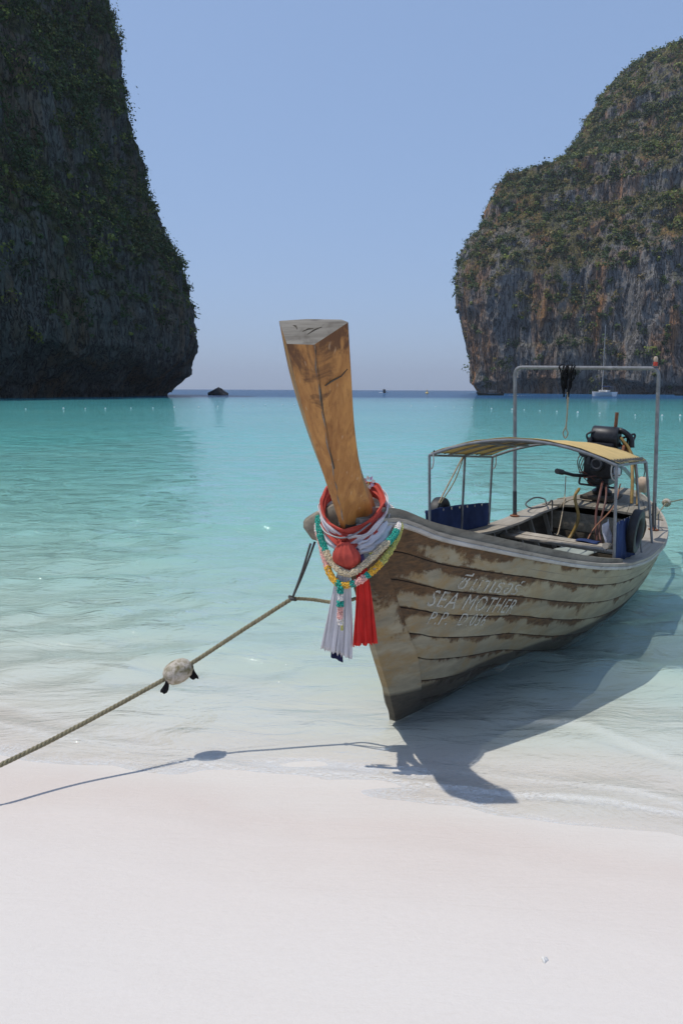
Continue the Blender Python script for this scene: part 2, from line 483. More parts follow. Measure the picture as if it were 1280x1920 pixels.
M['rust'] = simple('rusty_pipe', (.22, .085, .04), .8, .2, .4, 30., .4)
M['rope'] = simple('mooring_rope_fibre', (.23, .20, .12), .95, 0, .3, 40., .5)
M['darkrope'] = simple('dark_rope_fibre', (.085, .085, .08), .95, 0, .3, 40., .5)
M['tanrope'] = simple('tan_cord_fibre', (.38, .30, .20), .95, 0, .3, 40., .5)
def m_float():
    t = NT('grimy_white_float'); c = t.co()
    n1 = t.noise(c, 22, 6, .7, .5); n2 = t.noise(c, 70, 4, .7)
    col = t.mix(t.rng(n1, .42, .62), (.52, .46, .38), (.20, .17, .085))
    col = t.mix(t.rng(n2, .55, .7, 0, .7), col, (.10, .085, .05))
    return t.done(t.pbsdf(col, .8, 0, t.bump(n2, .5, .004), .3))
M['float'] = m_float()
M['whitepaint'] = simple('white_gelcoat', (.78, .78, .77), .35, 0, .06, 3., .05)
M['foamfloat'] = simple('beige_foam_float', (.52, .40, .30), .8, 0, .25, 12., .3)
M['hose_y'] = simple('yellow_hose_rubber', (.27, .165, .035), .5, 0, .3, 12., .1)
M['hose_b'] = simple('brown_hose_rubber', (.12, .045, .03), .5, 0, .3, 12., .1)
M['hose_o'] = simple('orange_cable_sheath', (.27, .11, .05), .5, 0, .3, 12., .1)
M['letters'] = m_paintmark()
M['teal'] = simple('teal_petals', (.01, .32, .24), .7, 0, .35, 60., .2)
M['beige'] = simple('beige_petals', (.60, .50, .33), .8, 0, .35, 60., .2)
M['amber'] = simple('amber_petals', (.75, .42, .04), .7, 0, .3, 60., .2)
M['lime'] = simple('lime_petals', (.48, .46, .12), .7, 0, .35, 60., .2)
M['pink'] = simple('pink_petals', (.78, .42, .36), .7, 0, .3, 60., .2)
M['petal'] = simple('pale_petals', (.78, .72, .66), .7, 0, .2, 60., .2)
M['lilac'] = simple('lilac_petals', (.55, .42, .58), .7, 0, .3, 60., .2)
M['wake'] = simple('wake_foam', (.8, .82, .84), .9, 0, .1, 2., .3)
M['buoy_y'] = simple('yellow_buoy_paint', (.70, .50, .16), .6, 0, .2, 2., .1)
M['shell'] = simple('broken_shell', (.70, .68, .64), .7, 0, .3, 120., .4)
M['greybag'] = m_cloth('grey_green_sheet', (.36, .40, .37), .2, .1)

# ------------------------------------------------------------------ ground: beach and sea bed in one sheet
def shore_y(X):
    return 4.12 - .215 * np.clip(X, -9, 9) + .03 * np.sin(X * 1.9 + .6) + .018 * np.sin(X * 4.3)
_DD = [0, .6, 1.2, 3, 6, 10, 20, 40, 80, 140, 200, 280, 12000]
_DZ = [0, .025, .075, .25, .50, .72, 1.15, 1.8, 2.6, 4.0, 7.0, 17., 24.]
def ground_z(X, Y):
    d = Y - shore_y(X)
    up = np.where(d < 0, .118 * np.minimum(-d, 6) + .03 * np.clip(-d - 6, 0, 60), 0)
    bumps = .012 * vnoise(np.stack([X * .9, Y * 1.1, 0 * X], -1), 5) * np.clip(np.abs(d) / .6, 0, 1)
    for d0, hh in ((.62, .009), (1.15, .007), (1.9, .006)):       # old swash lines on the sand
        w_ = d + d0 + .12 * vnoise(np.stack([X * .9, Y * .2, 0 * X + d0 * 7], -1), 9) + .10 * X * (d0 > 1)
        up = up + hh * np.exp(-(w_ / .05) ** 2) * np.where(w_ > 0, 1, .6)
    return np.where(d < 0, up + bumps, -np.interp(d, _DD, _DZ) + bumps * .5)

Yr = np.concatenate([np.linspace(-60, 0, 25)[:-1], np.arange(0, 14, .06), np.geomspace(14, 14000, 120)])
tc = np.sinh(np.linspace(-3.2, 3.2, 181)) / np.sinh(3.2) * 1.5
GY, GT = np.meshgrid(Yr, tc, indexing='ij')
GX = GT * (np.maximum(GY, 0) + 14)
gme = mesh_np('beach', np.stack([GX, GY, ground_z(GX, GY)], -1).reshape(-1, 3), grid_faces(len(Yr), len(tc))[:, ::-1])
tag(link('beach', gme, M['sand']), 'white coral sand beach running down under the clear water', kind='structure')

# ------------------------------------------------------------------ sea surface
Yw = np.concatenate([np.arange(2.6, 13, .034), 13 * 1.0165 ** np.arange(1, 425)])
tw = np.sinh(np.linspace(-2.2, 2.2, 371)) / np.sinh(2.2) * 1.4
WY, WT = np.meshgrid(Yw, tw, indexing='ij')
WX = WT * (WY + 3)
depth = np.maximum(-ground_z(WX, WY), 0)
Z = np.zeros_like(WX)
wr = np.random.default_rng(3)
for k in range(34):
    lam = wr.uniform(.22, 1.5); ang = wr.normal(0, .42); ph = wr.uniform(0, 6.28)
    a = .0064 * lam ** .9
    kx, ky = math.sin(ang) * 6.283 / lam, math.cos(ang) * 6.283 / lam
    fade = np.clip(1.6 - WY * .034 / lam * .9, 0, 1) * np.clip(1.4 - WY / 40, 0, 1)
    Z += a * fade * np.sin(kx * WX + ky * WY + ph + 1.3 * vnoise(np.stack([WX * .35, WY * .35, 0 * WX + k], -1), k))
Z *= np.clip(.25 + depth / .25, 0, 1)
Z += .010 * vnoise(np.stack([WX * .8, WY * 2.0, 0 * WX], -1), 77) * np.clip(1 - depth / .3, 0, 1)
foam = np.zeros_like(WX); dsh = WY - shore_y(WX)       # little wave fronts running up the sand
for k, (d0, sg, hh, fo) in enumerate(((.10, .05, .013, .8), (.34, .06, .012, .38), (.62, .07, .013, .42), (1.0, .09, .013, .22), (1.5, .12, .014, .08), (2.2, .16, .016, .05))):
    q = np.stack([WX * .8, WY * .25, 0 * WX + k * 3.], -1)
    wob = .13 * (1 + k * .25) * fbm(q, 3, 200 + k); act = np.clip(.55 + 1.1 * vnoise(np.stack([WX * .55, WY * .1, 0 * WX + k], -1), 230 + k), 0, 1)
    x = (dsh - d0 - wob) / sg; prof = np.where(x < 0, np.exp(-(x * 1.6) ** 2), np.exp(-(x * .6) ** 2))
    Z += hh * act * prof; foam = np.maximum(foam, fo * act * np.exp(-((x + .15) * 1.5) ** 2))
foam = np.maximum(foam, .25 * np.clip(1 - np.abs(dsh - .5) / .6, 0, 1) * np.clip(.2 + fbm(np.stack([WX * 1.4, WY * 2.5, 0 * WX], -1), 3, 260), 0, 1))
sd = -ground_z(WX, WY)                        # signed depth; drop the sheet inland
edge_d = sd + Z
foam = np.maximum(foam, .8 * np.exp(-(np.clip(edge_d - .002, 0, 1) / .0035) ** 2) * np.clip(.75 + .8 * vnoise(np.stack([WX * 1.1, WY * .3, 0 * WX], -1), 270), .15, 1))
keep = (sd > -.06)
F = grid_faces(len(Yw), len(tw))[:, ::-1]
F = F[keep.reshape(-1)[F].all(1)]
wme = mesh_np('sea', np.stack([WX, WY, Z], -1).reshape(-1, 3), F, {'depth': np.maximum(sd + Z, 0).reshape(-1), 'foam': foam.reshape(-1)})
sea = tag(link('sea', wme, M['water']), 'clear turquoise sea water deepening to blue at the horizon', kind='structure')

# ------------------------------------------------------------------ cliffs
def plan_curve(pts, du):
    P = spline(pts, 60); L = np.concatenate([[0], np.cumsum(np.hypot(*np.diff(P, axis=0).T))])
    u = np.arange(0, L[-1], du)
    Q = np.stack([np.interp(u, L, P[:, 0]), np.interp(u, L, P[:, 1])], 1)
    Tn = np.gradient(Q, axis=0); Tn /= np.linalg.norm(Tn, axis=1)[:, None]
    return Q, np.stack([Tn[:, 1], -Tn[:, 0]], 1)

def cliff(name, pts, du, zs, dx, dy, amp, notch, sc, mat, label, seed):
    Q, Nn = plan_curve(pts, du)
    # smooth normals so that displacement does not fold
    for _ in range(int(10 / du)): Nn[1:-1] = (Nn[:-2] + Nn[1:-1] + Nn[2:]) / 3
    Nn /= np.linalg.norm(Nn, axis=1)[:, None]
    X = Q[:, 0][:, None] + dx[None, :]; Y = Q[:, 1][:, None] + dy[None, :]; Zz = np.broadcast_to(zs[None, :], X.shape).copy()
    p = np.stack([X, Y, Zz], -1)
    d = amp * fbm(p * np.array([.028, .028, .010]) * sc, 3, seed)
    d += amp * .38 * (1 - 2 * np.abs(vnoise(p * np.array([.09, .09, .018]) * sc, seed + 5)))
    d += amp * .26 * (1 - 2 * np.abs(fbm(p * np.array([.20, .20, .045]) * sc, 3, seed + 9)))
    d += amp * .16 * (.6 - np.abs(fbm(p * np.array([.55, .55, .16]) * sc, 3, seed + 21)))
    d += amp * .07 * fbm(p * np.array([1.5, 1.5, .9]) * sc, 2, seed + 25)
    # ledges
    led = vnoise(p * np.array([.02, .02, .11]) * sc, seed + 33); d += amp * .16 * np.tanh(led * 4)
    # wave-cut notch at the foot
    nz = 1 + .5 * vnoise(p * np.array([.05, .05, 0]) * sc, seed + 41)
    d -= notch * np.clip(1 - Zz / (9.0 * nz), 0, 1) ** .6
    X = X + d * Nn[:, 0][:, None]; Y = Y + d * Nn[:, 1][:, None]
    Zz = Zz + np.where(Zz > 2, 1, 0) * amp * .25 * fbm(p * np.array([.10, .10, .05]) * sc, 3, seed + 51)
    Zz[:, 0] = -6
    V = np.stack([X, Y, Zz], -1)
    o = tag(link(name, mesh_np(name, V.reshape(-1, 3), grid_faces(*X.shape)[:, ::-1]), mat), label, kind='structure')
    gu = np.gradient(V, axis=0); gv = np.gradient(V, axis=1); nn = np.cross(gu, gv)
    nn /= np.linalg.norm(nn, axis=2)[..., None] + 1e-9
    s = np.sign((nn[..., 0] * Nn[:, 0][:, None] + nn[..., 1] * Nn[:, 1][:, None]).mean()); nn *= s
    return V, nn

def shrubs(name, V, nn, count, prob, rad, leaf, K, cols, label, seed, flat=.75):
    r = np.random.default_rng(seed)
    W = prob.reshape(-1); W = W / W.sum()
    idx = r.choice(len(W), count, p=W)
    c0 = V.reshape(-1, 3)[idx] + r.normal(0, .15, (count, 3)) * rad[0]
    n0 = nn.reshape(-1, 3)[idx]
    R0 = rad[0] + (rad[1] - rad[0]) * r.random(count) ** 1.8 * (1 + (r.random(count) < .12) * .7)
    c0 = c0 + n0 * (R0 * .1)[:, None] + np.array([0, 0, 1]) * (R0 * .1)[:, None]
    # leaf positions in shells
    dirs = r.normal(0, 1, (count, K, 3)); dirs /= np.linalg.norm(dirs, axis=2)[..., None]
    rr = R0[:, None] * r.uniform(.35, 1.05, (count, K)) * (1 + .2 * np.sin(dirs[..., 0] * 5 + idx[:, None]))
    C = c0[:, None] + dirs * rr[..., None] * np.array([1, 1, flat])
    a = r.normal(0, 1, (count, K, 3)); nv = dirs + .7 * r.normal(0, 1, (count, K, 3)) + np.array([0, 0, .5])
    nv /= np.linalg.norm(nv, axis=2)[..., None]
    e1 = np.cross(nv, a); e1 /= np.linalg.norm(e1, axis=2)[..., None]; e2 = np.cross(nv, e1)
    L = (leaf * r.uniform(.6, 1.4, (count, K)))[..., None]
    e1 = e1 * L; e2 = e2 * L * .7
    P = np.stack([C - e1, C - e2 * .9 + e1 * .15, C + e1, C + e2], 2).reshape(-1, 3)
    Fq = np.arange(len(P)).reshape(-1, 4)
    cols = np.array(cols); ci = cols[r.choice(len(cols), count, p=np.array([1. / (1 + k * .5) for k in range(len(cols))]) / sum(1. / (1 + k * .5) for k in range(len(cols))))]
    ci = ci * r.uniform(.7, 1.4, (count, 1))
    t = ci[:, None] * r.uniform(.85, 1.2, (count, K, 1))
    t = np.repeat(t.reshape(-1, 3), 4, 0); t = np.concatenate([np.clip(t, 0, 1), np.ones((len(t), 1))], 1)
    o = link(name, mesh_np(name, P, Fq, {'tint': t}), M['leaf'], smooth=False)
    return tag(o, label, 'vegetation', kind='stuff')

# tall cliff on the left, its wall running away to a headland
lz = np.array([0, 4.6, 8.8, 12.9, 17.1, 26.8, 36.5, 43.6, 48.4, 55.4, 63.2, 72.4, 80., 88.3, 96.5, 106.8, 115.6, 135, 150, 160, 166])
lx = np.array([-54.6, -51.1, -49., -46.3, -45.4, -46.5, -47.9, -49.7, -52.6, -55.1, -58.2, -60.3, -61.3, -63., -65.1, -66.7, -68.3, -72, -80, -105, -150]) + 46.
zs = np.concatenate([np.arange(0, 124, .55), np.linspace(124.5, 166, 30)])
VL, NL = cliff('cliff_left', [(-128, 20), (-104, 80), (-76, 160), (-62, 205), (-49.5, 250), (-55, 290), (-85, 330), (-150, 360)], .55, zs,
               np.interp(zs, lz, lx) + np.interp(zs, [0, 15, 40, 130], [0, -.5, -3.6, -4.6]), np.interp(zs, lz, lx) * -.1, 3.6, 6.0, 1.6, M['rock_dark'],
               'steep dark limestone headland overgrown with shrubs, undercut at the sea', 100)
px = VL / np.array([14., 14., 10.])
pv = np.clip(.28 + 1.3 * fbm(px, 3, 8), .02, 1.3) * np.clip((VL[..., 2] - 14) / 34, 0.0, 1) + .6 * np.clip(NL[..., 2], 0, 1) * (VL[..., 2] > 12)
shrubs('cliff_shrubs', VL, NL, 9000, np.clip(pv, 0, 2), (.8, 3.4), .40, 48,
       [(.055, .092, .030), (.040, .070, .025), (.085, .115, .036), (.13, .13, .05), (.19, .21, .05)], 'dark green shrubs clinging to the shaded headland cliff', 11)

# lower, sunlit mountain on the right
RK = 1.045
rz = RK * np.array([0, 20, 41, 66, 94.5, 111, 127, 147, 159, 171.4, 174.6, 180.6, 190, 204, 217, 231, 244, 254, 260, 263, 267, 272, 275])
rz = np.where(rz > 190, 190 + (rz - 190) * 1.22, rz)
rx = np.array([105, 102.3, 98.3, 93.4, 90.1, 93.4, 99.3, 109, 121, 133, 147.4, 161.6, 175.6, 183, 190.6, 206, 221.7, 233, 245, 257, 290, 350, 450]) - 93.
zs = np.concatenate([np.arange(0, 170, 1.0), np.arange(170, 264, .8), np.linspace(264.4, 275, 24)]) * RK
zs = np.where(zs > 190, 190 + (zs - 190) * 1.22, zs)
rdx = np.interp(zs, rz, rx) + np.interp(zs, [0, 90, 115, 140, 160, 178, 205, 225, 250, 310], [5, 7, 13, 20, 13, 5, 15, 21, 14, 8])
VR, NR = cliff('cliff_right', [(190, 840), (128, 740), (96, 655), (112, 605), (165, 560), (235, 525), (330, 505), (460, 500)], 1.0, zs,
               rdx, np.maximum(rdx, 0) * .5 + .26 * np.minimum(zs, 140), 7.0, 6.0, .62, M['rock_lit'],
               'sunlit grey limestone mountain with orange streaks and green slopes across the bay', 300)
px = VR / np.array([30., 30., 18.])
pv = np.clip(.08 + 1.4 * fbm(px, 3, 28), 0, 1.3) * np.clip((VR[..., 2] - 30) / 90, .10, 1) + 1.6 * np.clip(NR[..., 2] - .1, 0, 1) * (VR[..., 2] > 20)
shrubs('mountain_shrubs', VR, NR, 7000, np.clip(pv, 0, 2), (1.8, 6.0), .85, 48,
       [(.065, .10, .032), (.048, .078, .028), (.12, .135, .038), (.21, .165, .06), (.19, .22, .05)], 'green and olive shrubs covering the sunlit mountain slopes', 12)

# ------------------------------------------------------------------ longtail boat: hull functions (s aft of stem foot, q to port, z up)
_S = np.array([-.66, -.5, -.33, -.03, .42, 1.0, 1.62, 2.24, 3.06, 3.8, 4.5, 5.0, 5.6, 6.17, 6.6, 6.85])
_B = np.array([.035, .10, .17, .30, .47, .63, .745, .86, .91, .925, .91, .86, .72, .52, .33, .22])
_ZG = np.array([1.425, 1.425, 1.41, 1.30, 1.18, 1.035, .89, .77, .65, .595, .59, .63, .69, .74, .77, .79])
_KS = np.array([-.70, -.48, -.28, -.105, 0, .15, .5, 1, 2, 3, 4.5, 5.6, 6.3, 6.85])
_KZ = np.array([1.42, .98, .56, .235, .0, -.06, -.10, -.14, -.22, -.30, -.30, -.22, -.02, .22])
_ES = np.array([-.66, 0, .5, 1, 1.5, 2, 3, 3.5, 4.5, 5.4, 6.85])
_EV = np.array([1., .70, .56, .60, .47, .39, .33, .31, .31, .31, .42])
def pchip(x, xp, fp):
    x = np.asarray(x, float); h = np.diff(xp); d = np.diff(fp) / h; m = np.zeros_like(fp)
    for i in range(1, len(xp) - 1):
        if d[i - 1] * d[i] > 0:
            w1 = 2 * h[i] + h[i - 1]; w2 = h[i] + 2 * h[i - 1]; m[i] = (w1 + w2) / (w1 / d[i - 1] + w2 / d[i])
    m[0] = d[0]; m[-1] = d[-1]
    k = np.clip(np.searchsorted(xp, x) - 1, 0, len(h) - 1); t = np.clip((x - xp[k]) / h[k], 0, 1)
    return (2 * t ** 3 - 3 * t ** 2 + 1) * fp[k] + (t ** 3 - 2 * t ** 2 + t) * h[k] * m[k] + (-2 * t ** 3 + 3 * t ** 2) * fp[k + 1] + (t ** 3 - t ** 2) * h[k] * m[k + 1]
hb = lambda s: pchip(s, _S, _B)
hz = lambda s: pchip(s, _S, _ZG)
hk = lambda s: np.minimum(pchip(s, _KS, _KZ), hz(s) - .02)
he = lambda s: pchip(s, _ES, _EV)
def hq(s, z): return hb(s) * np.clip((z - hk(s)) / (hz(s) - hk(s)), 0, 1) ** he(s)
def stem_s(z): return np.interp(-np.asarray(z), -_KZ[:5], _KS[:5])
_T = np.linspace(0, 1, 80)
def hull(u, w):
    u, w = np.broadcast_arrays(np.asarray(u, float), np.asarray(w, float))
    zs = 1.42 * (1 - w) ** 1.05; s0 = stem_s(zs); s = s0 + u * (6.85 - s0)
    b, zg, zk, e = hb(s), hz(s), hk(s), he(s)
    y = b[..., None] * _T ** e[..., None]; z = zk[..., None] + (zg - zk)[..., None] * _T
    L = np.concatenate([np.zeros(s.shape + (1,)), np.cumsum(np.hypot(np.diff(y), np.diff(z)), -1)], -1); L = L / L[..., -1:]
    idx = np.clip((L < (1 - w)[..., None]).sum(-1), 1, 79)
    La = np.take_along_axis(L, idx[..., None] - 1, -1)[..., 0]; Lb = np.take_along_axis(L, idx[..., None], -1)[..., 0]
    t = (idx - 1 + ((1 - w) - La) / (Lb - La)) / 79
    zm = zk + (zg - zk) * np.clip(t, 0, 1)
    be = np.clip((s - s0) / 2.2, 0, 1); be = be * be * (3 - 2 * be)
    z = (1 - be) * (zs + (zg - 1.425) * (1 - w) + np.minimum(zk, 0) * w) + be * zm
    z = np.clip(z, zk, zg)
    return s, b * np.clip((z - zk) / (zg - zk), 0, 1) ** e, z
def hull_pts(u, w, off=0.):
    """points (s,q,z) of the port skin, moved along the outward normal by off"""
    U, Wd = np.meshgrid(u, w, indexing='ij')
    P = np.stack(hull(U, Wd), -1)
    e = 2e-3
    Pu = np.stack(hull(np.clip(U + e, 0, 1), Wd), -1) - np.stack(hull(np.clip(U - e, 0, 1), Wd), -1)
    Pw = np.stack(hull(U, np.clip(Wd + e, 0, 1)), -1) - np.stack(hull(U, np.clip(Wd - e, 0, 1)), -1)
    n = np.cross(Pu, Pw); n /= np.linalg.norm(n, axis=2)[..., None] + 1e-12
    n *= np.sign(n[..., 1:2] + 1e-9)
    off = np.broadcast_to(off, (len(w),))
    Q = P + n * off[None, :, None]; Q[..., 1] = np.maximum(Q[..., 1], .004)
    return Q

BO = Vector((.3706, 5.1688, 0.)); BA = R(58.5); HEEL = math.atan(.055)
boat = tag(empty('longtail_boat', BO, (0, 0, BA)),
           'weathered wooden longtail boat with tall carved prow post and yellow canopy, beached bow first', 'boat')
BM = Matrix.Translation(BO) @ Matrix.Rotation(BA, 4, 'Z')
SHEAR = .055                                           # slight list to port
def Lp(p): return (p[0], -p[1], p[2])                  # boat frame -> local of the boat
def Wp(p): return BM @ Vector((p[0], -p[1], p[2] - SHEAR * p[1]))                   # boat frame -> world
bpart = lambda mb, name, m, **k: mb.build(name, m, boat, **k)

uu = np.concatenate([np.linspace(0, .3, 40), np.linspace(.3, 1, 46)[1:]])
def add_uv(me, uvv):
    lay = me.uv_layers.new(name='UVMap'); li = np.zeros(len(me.loops), np.int32); me.loops.foreach_get('vertex_index', li)
    lay.data.foreach_set('uv', uvv[li].astype(np.float32).ravel())
for side in (1, -1):
    for k in range(8):
        w0, w1 = k / 8 + .0013, (k + 1) / 8 - .0013
        ws = np.array([w0, w0 + .0015, w0 + .05, w1 - .05, w1 - .0015, w1]); off = [-.010, .0, .0008, .0008, .0, -.010]
        Q = hull_pts(uu, ws, np.array(off)); V = Q.reshape(-1, 3).copy(); uvv = np.stack([V[:, 0], np.tile(np.linspace(0, 1, 6) * 0 + (ws - w0) / (w1 - w0), len(uu))], 1)
        V[:, 1] *= -side
        Fq = grid_faces(len(uu), 6); Fq = Fq if side > 0 else Fq[:, ::-1]
        me = mesh_np('hull_plank', V, Fq); add_uv(me, uvv)
        link('hull_plank', me, M['hull'], boat); me.set_sharp_from_angle(angle=R(25))
    Q1 = hull_pts(uu, np.linspace(0, 1, 17), -.011).reshape(-1, 3); Q2 = hull_pts(uu, np.linspace(0, 1, 17), -.03).reshape(-1, 3)
    for Qx in (Q1, Q2): Qx[:, 1] *= -side
    Fq = grid_faces(len(uu), 17)
    me = mesh_np('hull_lining', np.concatenate([Q1, Q2]), np.concatenate([Fq if side > 0 else Fq[:, ::-1], (Fq[:, ::-1] if side > 0 else Fq) + len(Q1)]))
    link('hull_lining', me, M['darkwood'], boat)

# stem timber
zz = np.linspace(-.02, 1.36, 30); V = []
for z in zz:
    sf = float(stem_s(max(z, 0.))) - .035; sm = sf + .05; sb = sf + .26 - .05 * abs(z - .5)
    qb = float(hq(sb, max(z, float(hk(sb)) + .005))) + .014; qm = float(hq(sm, max(z, float(hk(sm)) + .003))) + .034
    V += [(sf, -.022, z), (sm, -qm, z), (sb, -qb, z), (sb + .02, -max(qb - .03, .002), z), (sb + .02, max(qb - .03, .002), z), (sb, qb, z), (sm, qm, z), (sf, .022, z)]
me = mesh_np('stem_timber', np.array(V), grid_faces(len(zz), 8, True)); add_uv(me, np.stack([np.array(V)[:, 0] + .3, np.tile([.7, .6, .3, .3, .3, .3, .6, .7], len(zz))], 1))
o = link('stem_timber', me, M['hull'], boat); me.set_sharp_from_angle(angle=R(30))

# prow post, sawn flat across the top
lv = np.array([  # s_f z_f w_f  s_b z_b w_b
    (-.46, 1.00, .018, -.25, 1.12, .05), (-.70, 1.42, .018, -.50, 1.50, .085), (-.79, 1.60, .026, -.635, 1.635, .118), (-.855, 1.74, .036, -.735, 1.77, .138),
    (-.968, 1.985, .053, -.852, 2.02, .168), (-1.056, 2.21, .069, -.94, 2.28, .20), (-1.125, 2.432, .085, -1.008, 2.556, .220)])
lv = spline(lv, 8); V = []
for sf, zf, wf, sb, zb, wb in lv:
    V += [(sf, wf, zf), (sf, -wf, zf), (sb, -wb, zb), (sb + .11, -wb * .5, zb + .02), (sb + .11, wb * .5, zb + .02), (sb, wb, zb)]
mb = MB(); n = len(lv); mb.add(V, grid_faces(n, 6, True)[:, ::-1]); mb.add(V[-6:], [(0, 1, 2, 5), (5, 2, 3, 4)], 1)
post_o = bpart(mb, 'prow_post', [M['prow'], M['endgrain']], sharp=20)
bv = post_o.modifiers.new('worn_edges', 'BEVEL'); bv.width = .006; bv.segments = 2; bv.limit_method = 'ANGLE'; bv.angle_limit = R(28)
mb = MB()      # dark crack across the port face and drying splits in the end grain
mb.tube([(-1.04, -.098, 2.225), (-1.02, -.125, 2.25), (-.985, -.165, 2.28), (-.955, -.197, 2.335)], [.003, .005, .003, .004], 5)
bpart(mb, 'wood_crack', M['darkwood'])
zf = lambda s: 2.432 + (s + 1.125) / .117 * .124
for a, b in (((-1.06, .03), (-1.045, -.03)), ((-1.075, -.01), (-1.035, -.075)), ((-1.05, .07), (-1.03, .11))):
    bpart(MB().tube([(a[0], a[1], zf(a[0])), ((a[0] + b[0]) / 2 + .006, (a[1] + b[1]) / 2, zf((a[0] + b[0]) / 2 + .006)), (b[0], b[1], zf(b[0]))], [.002, .005, .002], 5), 'drying_split', M['darkwood'])
# worn arris between the front and the port face, with a check running down it
bpart(MB().tube([(sf - .001, -wf - .001 + .004 * math.sin(i * .9), zf_) for i, (sf, zf_, wf, sb, zb, wb) in enumerate(lv) if zf_ > 1.45], [.002 + .0018 * math.sin(i * 1.3) for i in range(len([1 for r in lv if r[1] > 1.45]))], 6), 'worn_arris', M['endgrain'])
bpart(MB().tube([(sf + .004, -wf - .007 + .003 * math.sin(i * .7 + 1), zf_ + .004) for i, (sf, zf_, wf, sb, zb, wb) in enumerate(lv) if 1.75 < zf_ < 2.43], [.0012 + .0035 * max(0, math.sin(i * .55 + 1)) for i in range(len([1 for r in lv if 1.75 < r[1] < 2.43]))], 5), 'wood_crack', M['darkwood'])

# gunwale pieces swept along the sheer
def sweep(name, s0, s1, prof, mat, n=70, sides=(1, -1), parent=None):
    ss = np.linspace(s0, s1, n)
    for side in sides:
        V = []
        for s in ss:
            b, z = float(hb(s)), float(hz(s))
            pr = prof(s)
            for dq, dz in pr: V.append((s, -side * max(b + dq, .012), z + dz))
        k = len(pr); F = list(grid_faces(n, k, True)) + [list(range(k)), [(n - 1) * k + i for i in range(k)]]
        mb = MB().add(V, F); bpart(mb, name, mat, sharp=30)
sweep('rub_rail', -.62, 6.8, lambda s: [(-.005, -.030), (.020, -.026), (.024, -.006), (.020, .0), (-.005, .0)], M['rail'])
sweep('gunwale_cap', -.60, 6.8, lambda s: [(.018, .002), (.018, .026), (-.07 - .15 * min(max((s - 1.5) / 2.5, 0), 1), .03), (-.07 - .15 * min(max((s - 1.5) / 2.5, 0), 1), .002)], M['palewood'])
sweep('coaming', -.52, 2.72, lambda s: [(-.022, .028), (-.026, .085 - .02 * max(s - 1.5, 0)), (-.052, .086 - .02 * max(s - 1.5, 0)), (-.052, .028)], M['greywood'])
sweep('inner_stringer', .3, 5.5, lambda s: [(-.045, -.05), (-.03, -.10), (-.065, -.10), (-.075, -.05)], M['greywood'], 50)

# breasthook and cross timber at the bow
mb = MB()
ss = np.linspace(-.62, .05, 10); V = []
for s in ss:
    b = float(hb(s)) * .96; z = float(hz(s)) + .035
    V += [(s, -b, z), (s, b, z), (s, b, z - .03), (s, -b, z - .03)]
mb.add(V, list(grid_faces(10, 4, True)) + [(0, 1, 2, 3), (36, 37, 38, 39)]); bpart(mb, 'foredeck', M['greywood'])
def timber(pts, w, h, name, mat, bev=.012):
    pts = spline(pts, 5); V = []
    for i, p in enumerate(pts):
        t = Vector(pts[min(i + 1, len(pts) - 1)] - pts[max(i - 1, 0)]).normalized(); side = t.cross(Vector((0, 0, 1))).normalized(); up = side.cross(t)
        e = 1.0 if 1 < i < len(pts) - 2 else (.55 if i in (0, len(pts) - 1) else .9)
        for a, b in ((-1, -.6), (-.6, -1), (.6, -1), (1, -.6), (1, .6), (.6, 1), (-.6, 1), (-1, .6)):
            V.append(Vector(p) + side * a * w * e + up * b * h * e)
    V = [Lp(v) for v in V]
    return bpart(MB().add(V, list(grid_faces(len(pts), 8, True)) + [list(range(8)), [(len(pts) - 1) * 8 + k for k in range(8)]]), name, mat, sharp=40)
timber([(-.60, -.31, 1.31), (-.54, -.24, 1.375), (-.46, -.13, 1.44), (-.42, -.02, 1.455)], .055, .075, 'bow_beam', M['greywood'])

# ribs, floor, thwarts, stern
for s in np.arange(.75, 5.45, .36):
    for side in (1, -1):
        zt, zb = float(hz(s)) - .01, float(hk(s)) + .06
        V = []; zl = zt - (zt - zb) * np.linspace(0, 1, 9) ** 1.3
        for z in zl:
            q = max(float(hq(s, z)) - .032, .02); qi = max(q - .045, .01)
            V += [(s - .022, -side * q, z), (s + .022, -side * q, z), (s + .022, -side * qi, z + .01), (s - .022, -side * qi, z + .01)]
        bpart(MB().add(V, list(grid_faces(9, 4, True)) + [(0, 1, 2, 3), (32, 33, 34, 35)]), 'rib', M['ribwood'], sharp=30)
for j, q in enumerate((-.42, -.21, 0, .21, .42)):
    s0, s1 = (1.2, 5.45) if abs(q) < .3 else (2.2, 5.45)
    bpart(MB().box(((s0 + s1) / 2, -q, .02 + .004 * (j % 2)), (s1 - s0, .19, .022), bevel=.004), 'floor_board', M['greywood'])
for j, (s, z, a) in enumerate(((4.30, .475, .012), (4.49, .478, -.01))):
    b = float(hq(s, z)) - .05
    bpart(MB().box((s, .06, z), (.17, 2 * b - .1, .032), rot=Matrix.Rotation(a, 3, 'Z'), bevel=.006), 'thwart_plank', M['palewood'])
bpart(MB().box((2.0, 0, .52), (.22, 2 * (float(hq(2.0, .52)) - .05), .03), bevel=.006), 'thwart_plank', M['palewood'])
for j in range(3):       # bulkhead boards below the stern deck
    z0 = -.05 + j * .235; zc = z0 + .115; b = float(hq(5.5, zc)) - .035
    bpart(MB().box((5.5 + .002 * (j % 2), 0, zc), (.028, 2 * b, .228), bevel=.004), 'bulkhead_board', M['darkwood' if j < 2 else 'greywood'])
nb = 7
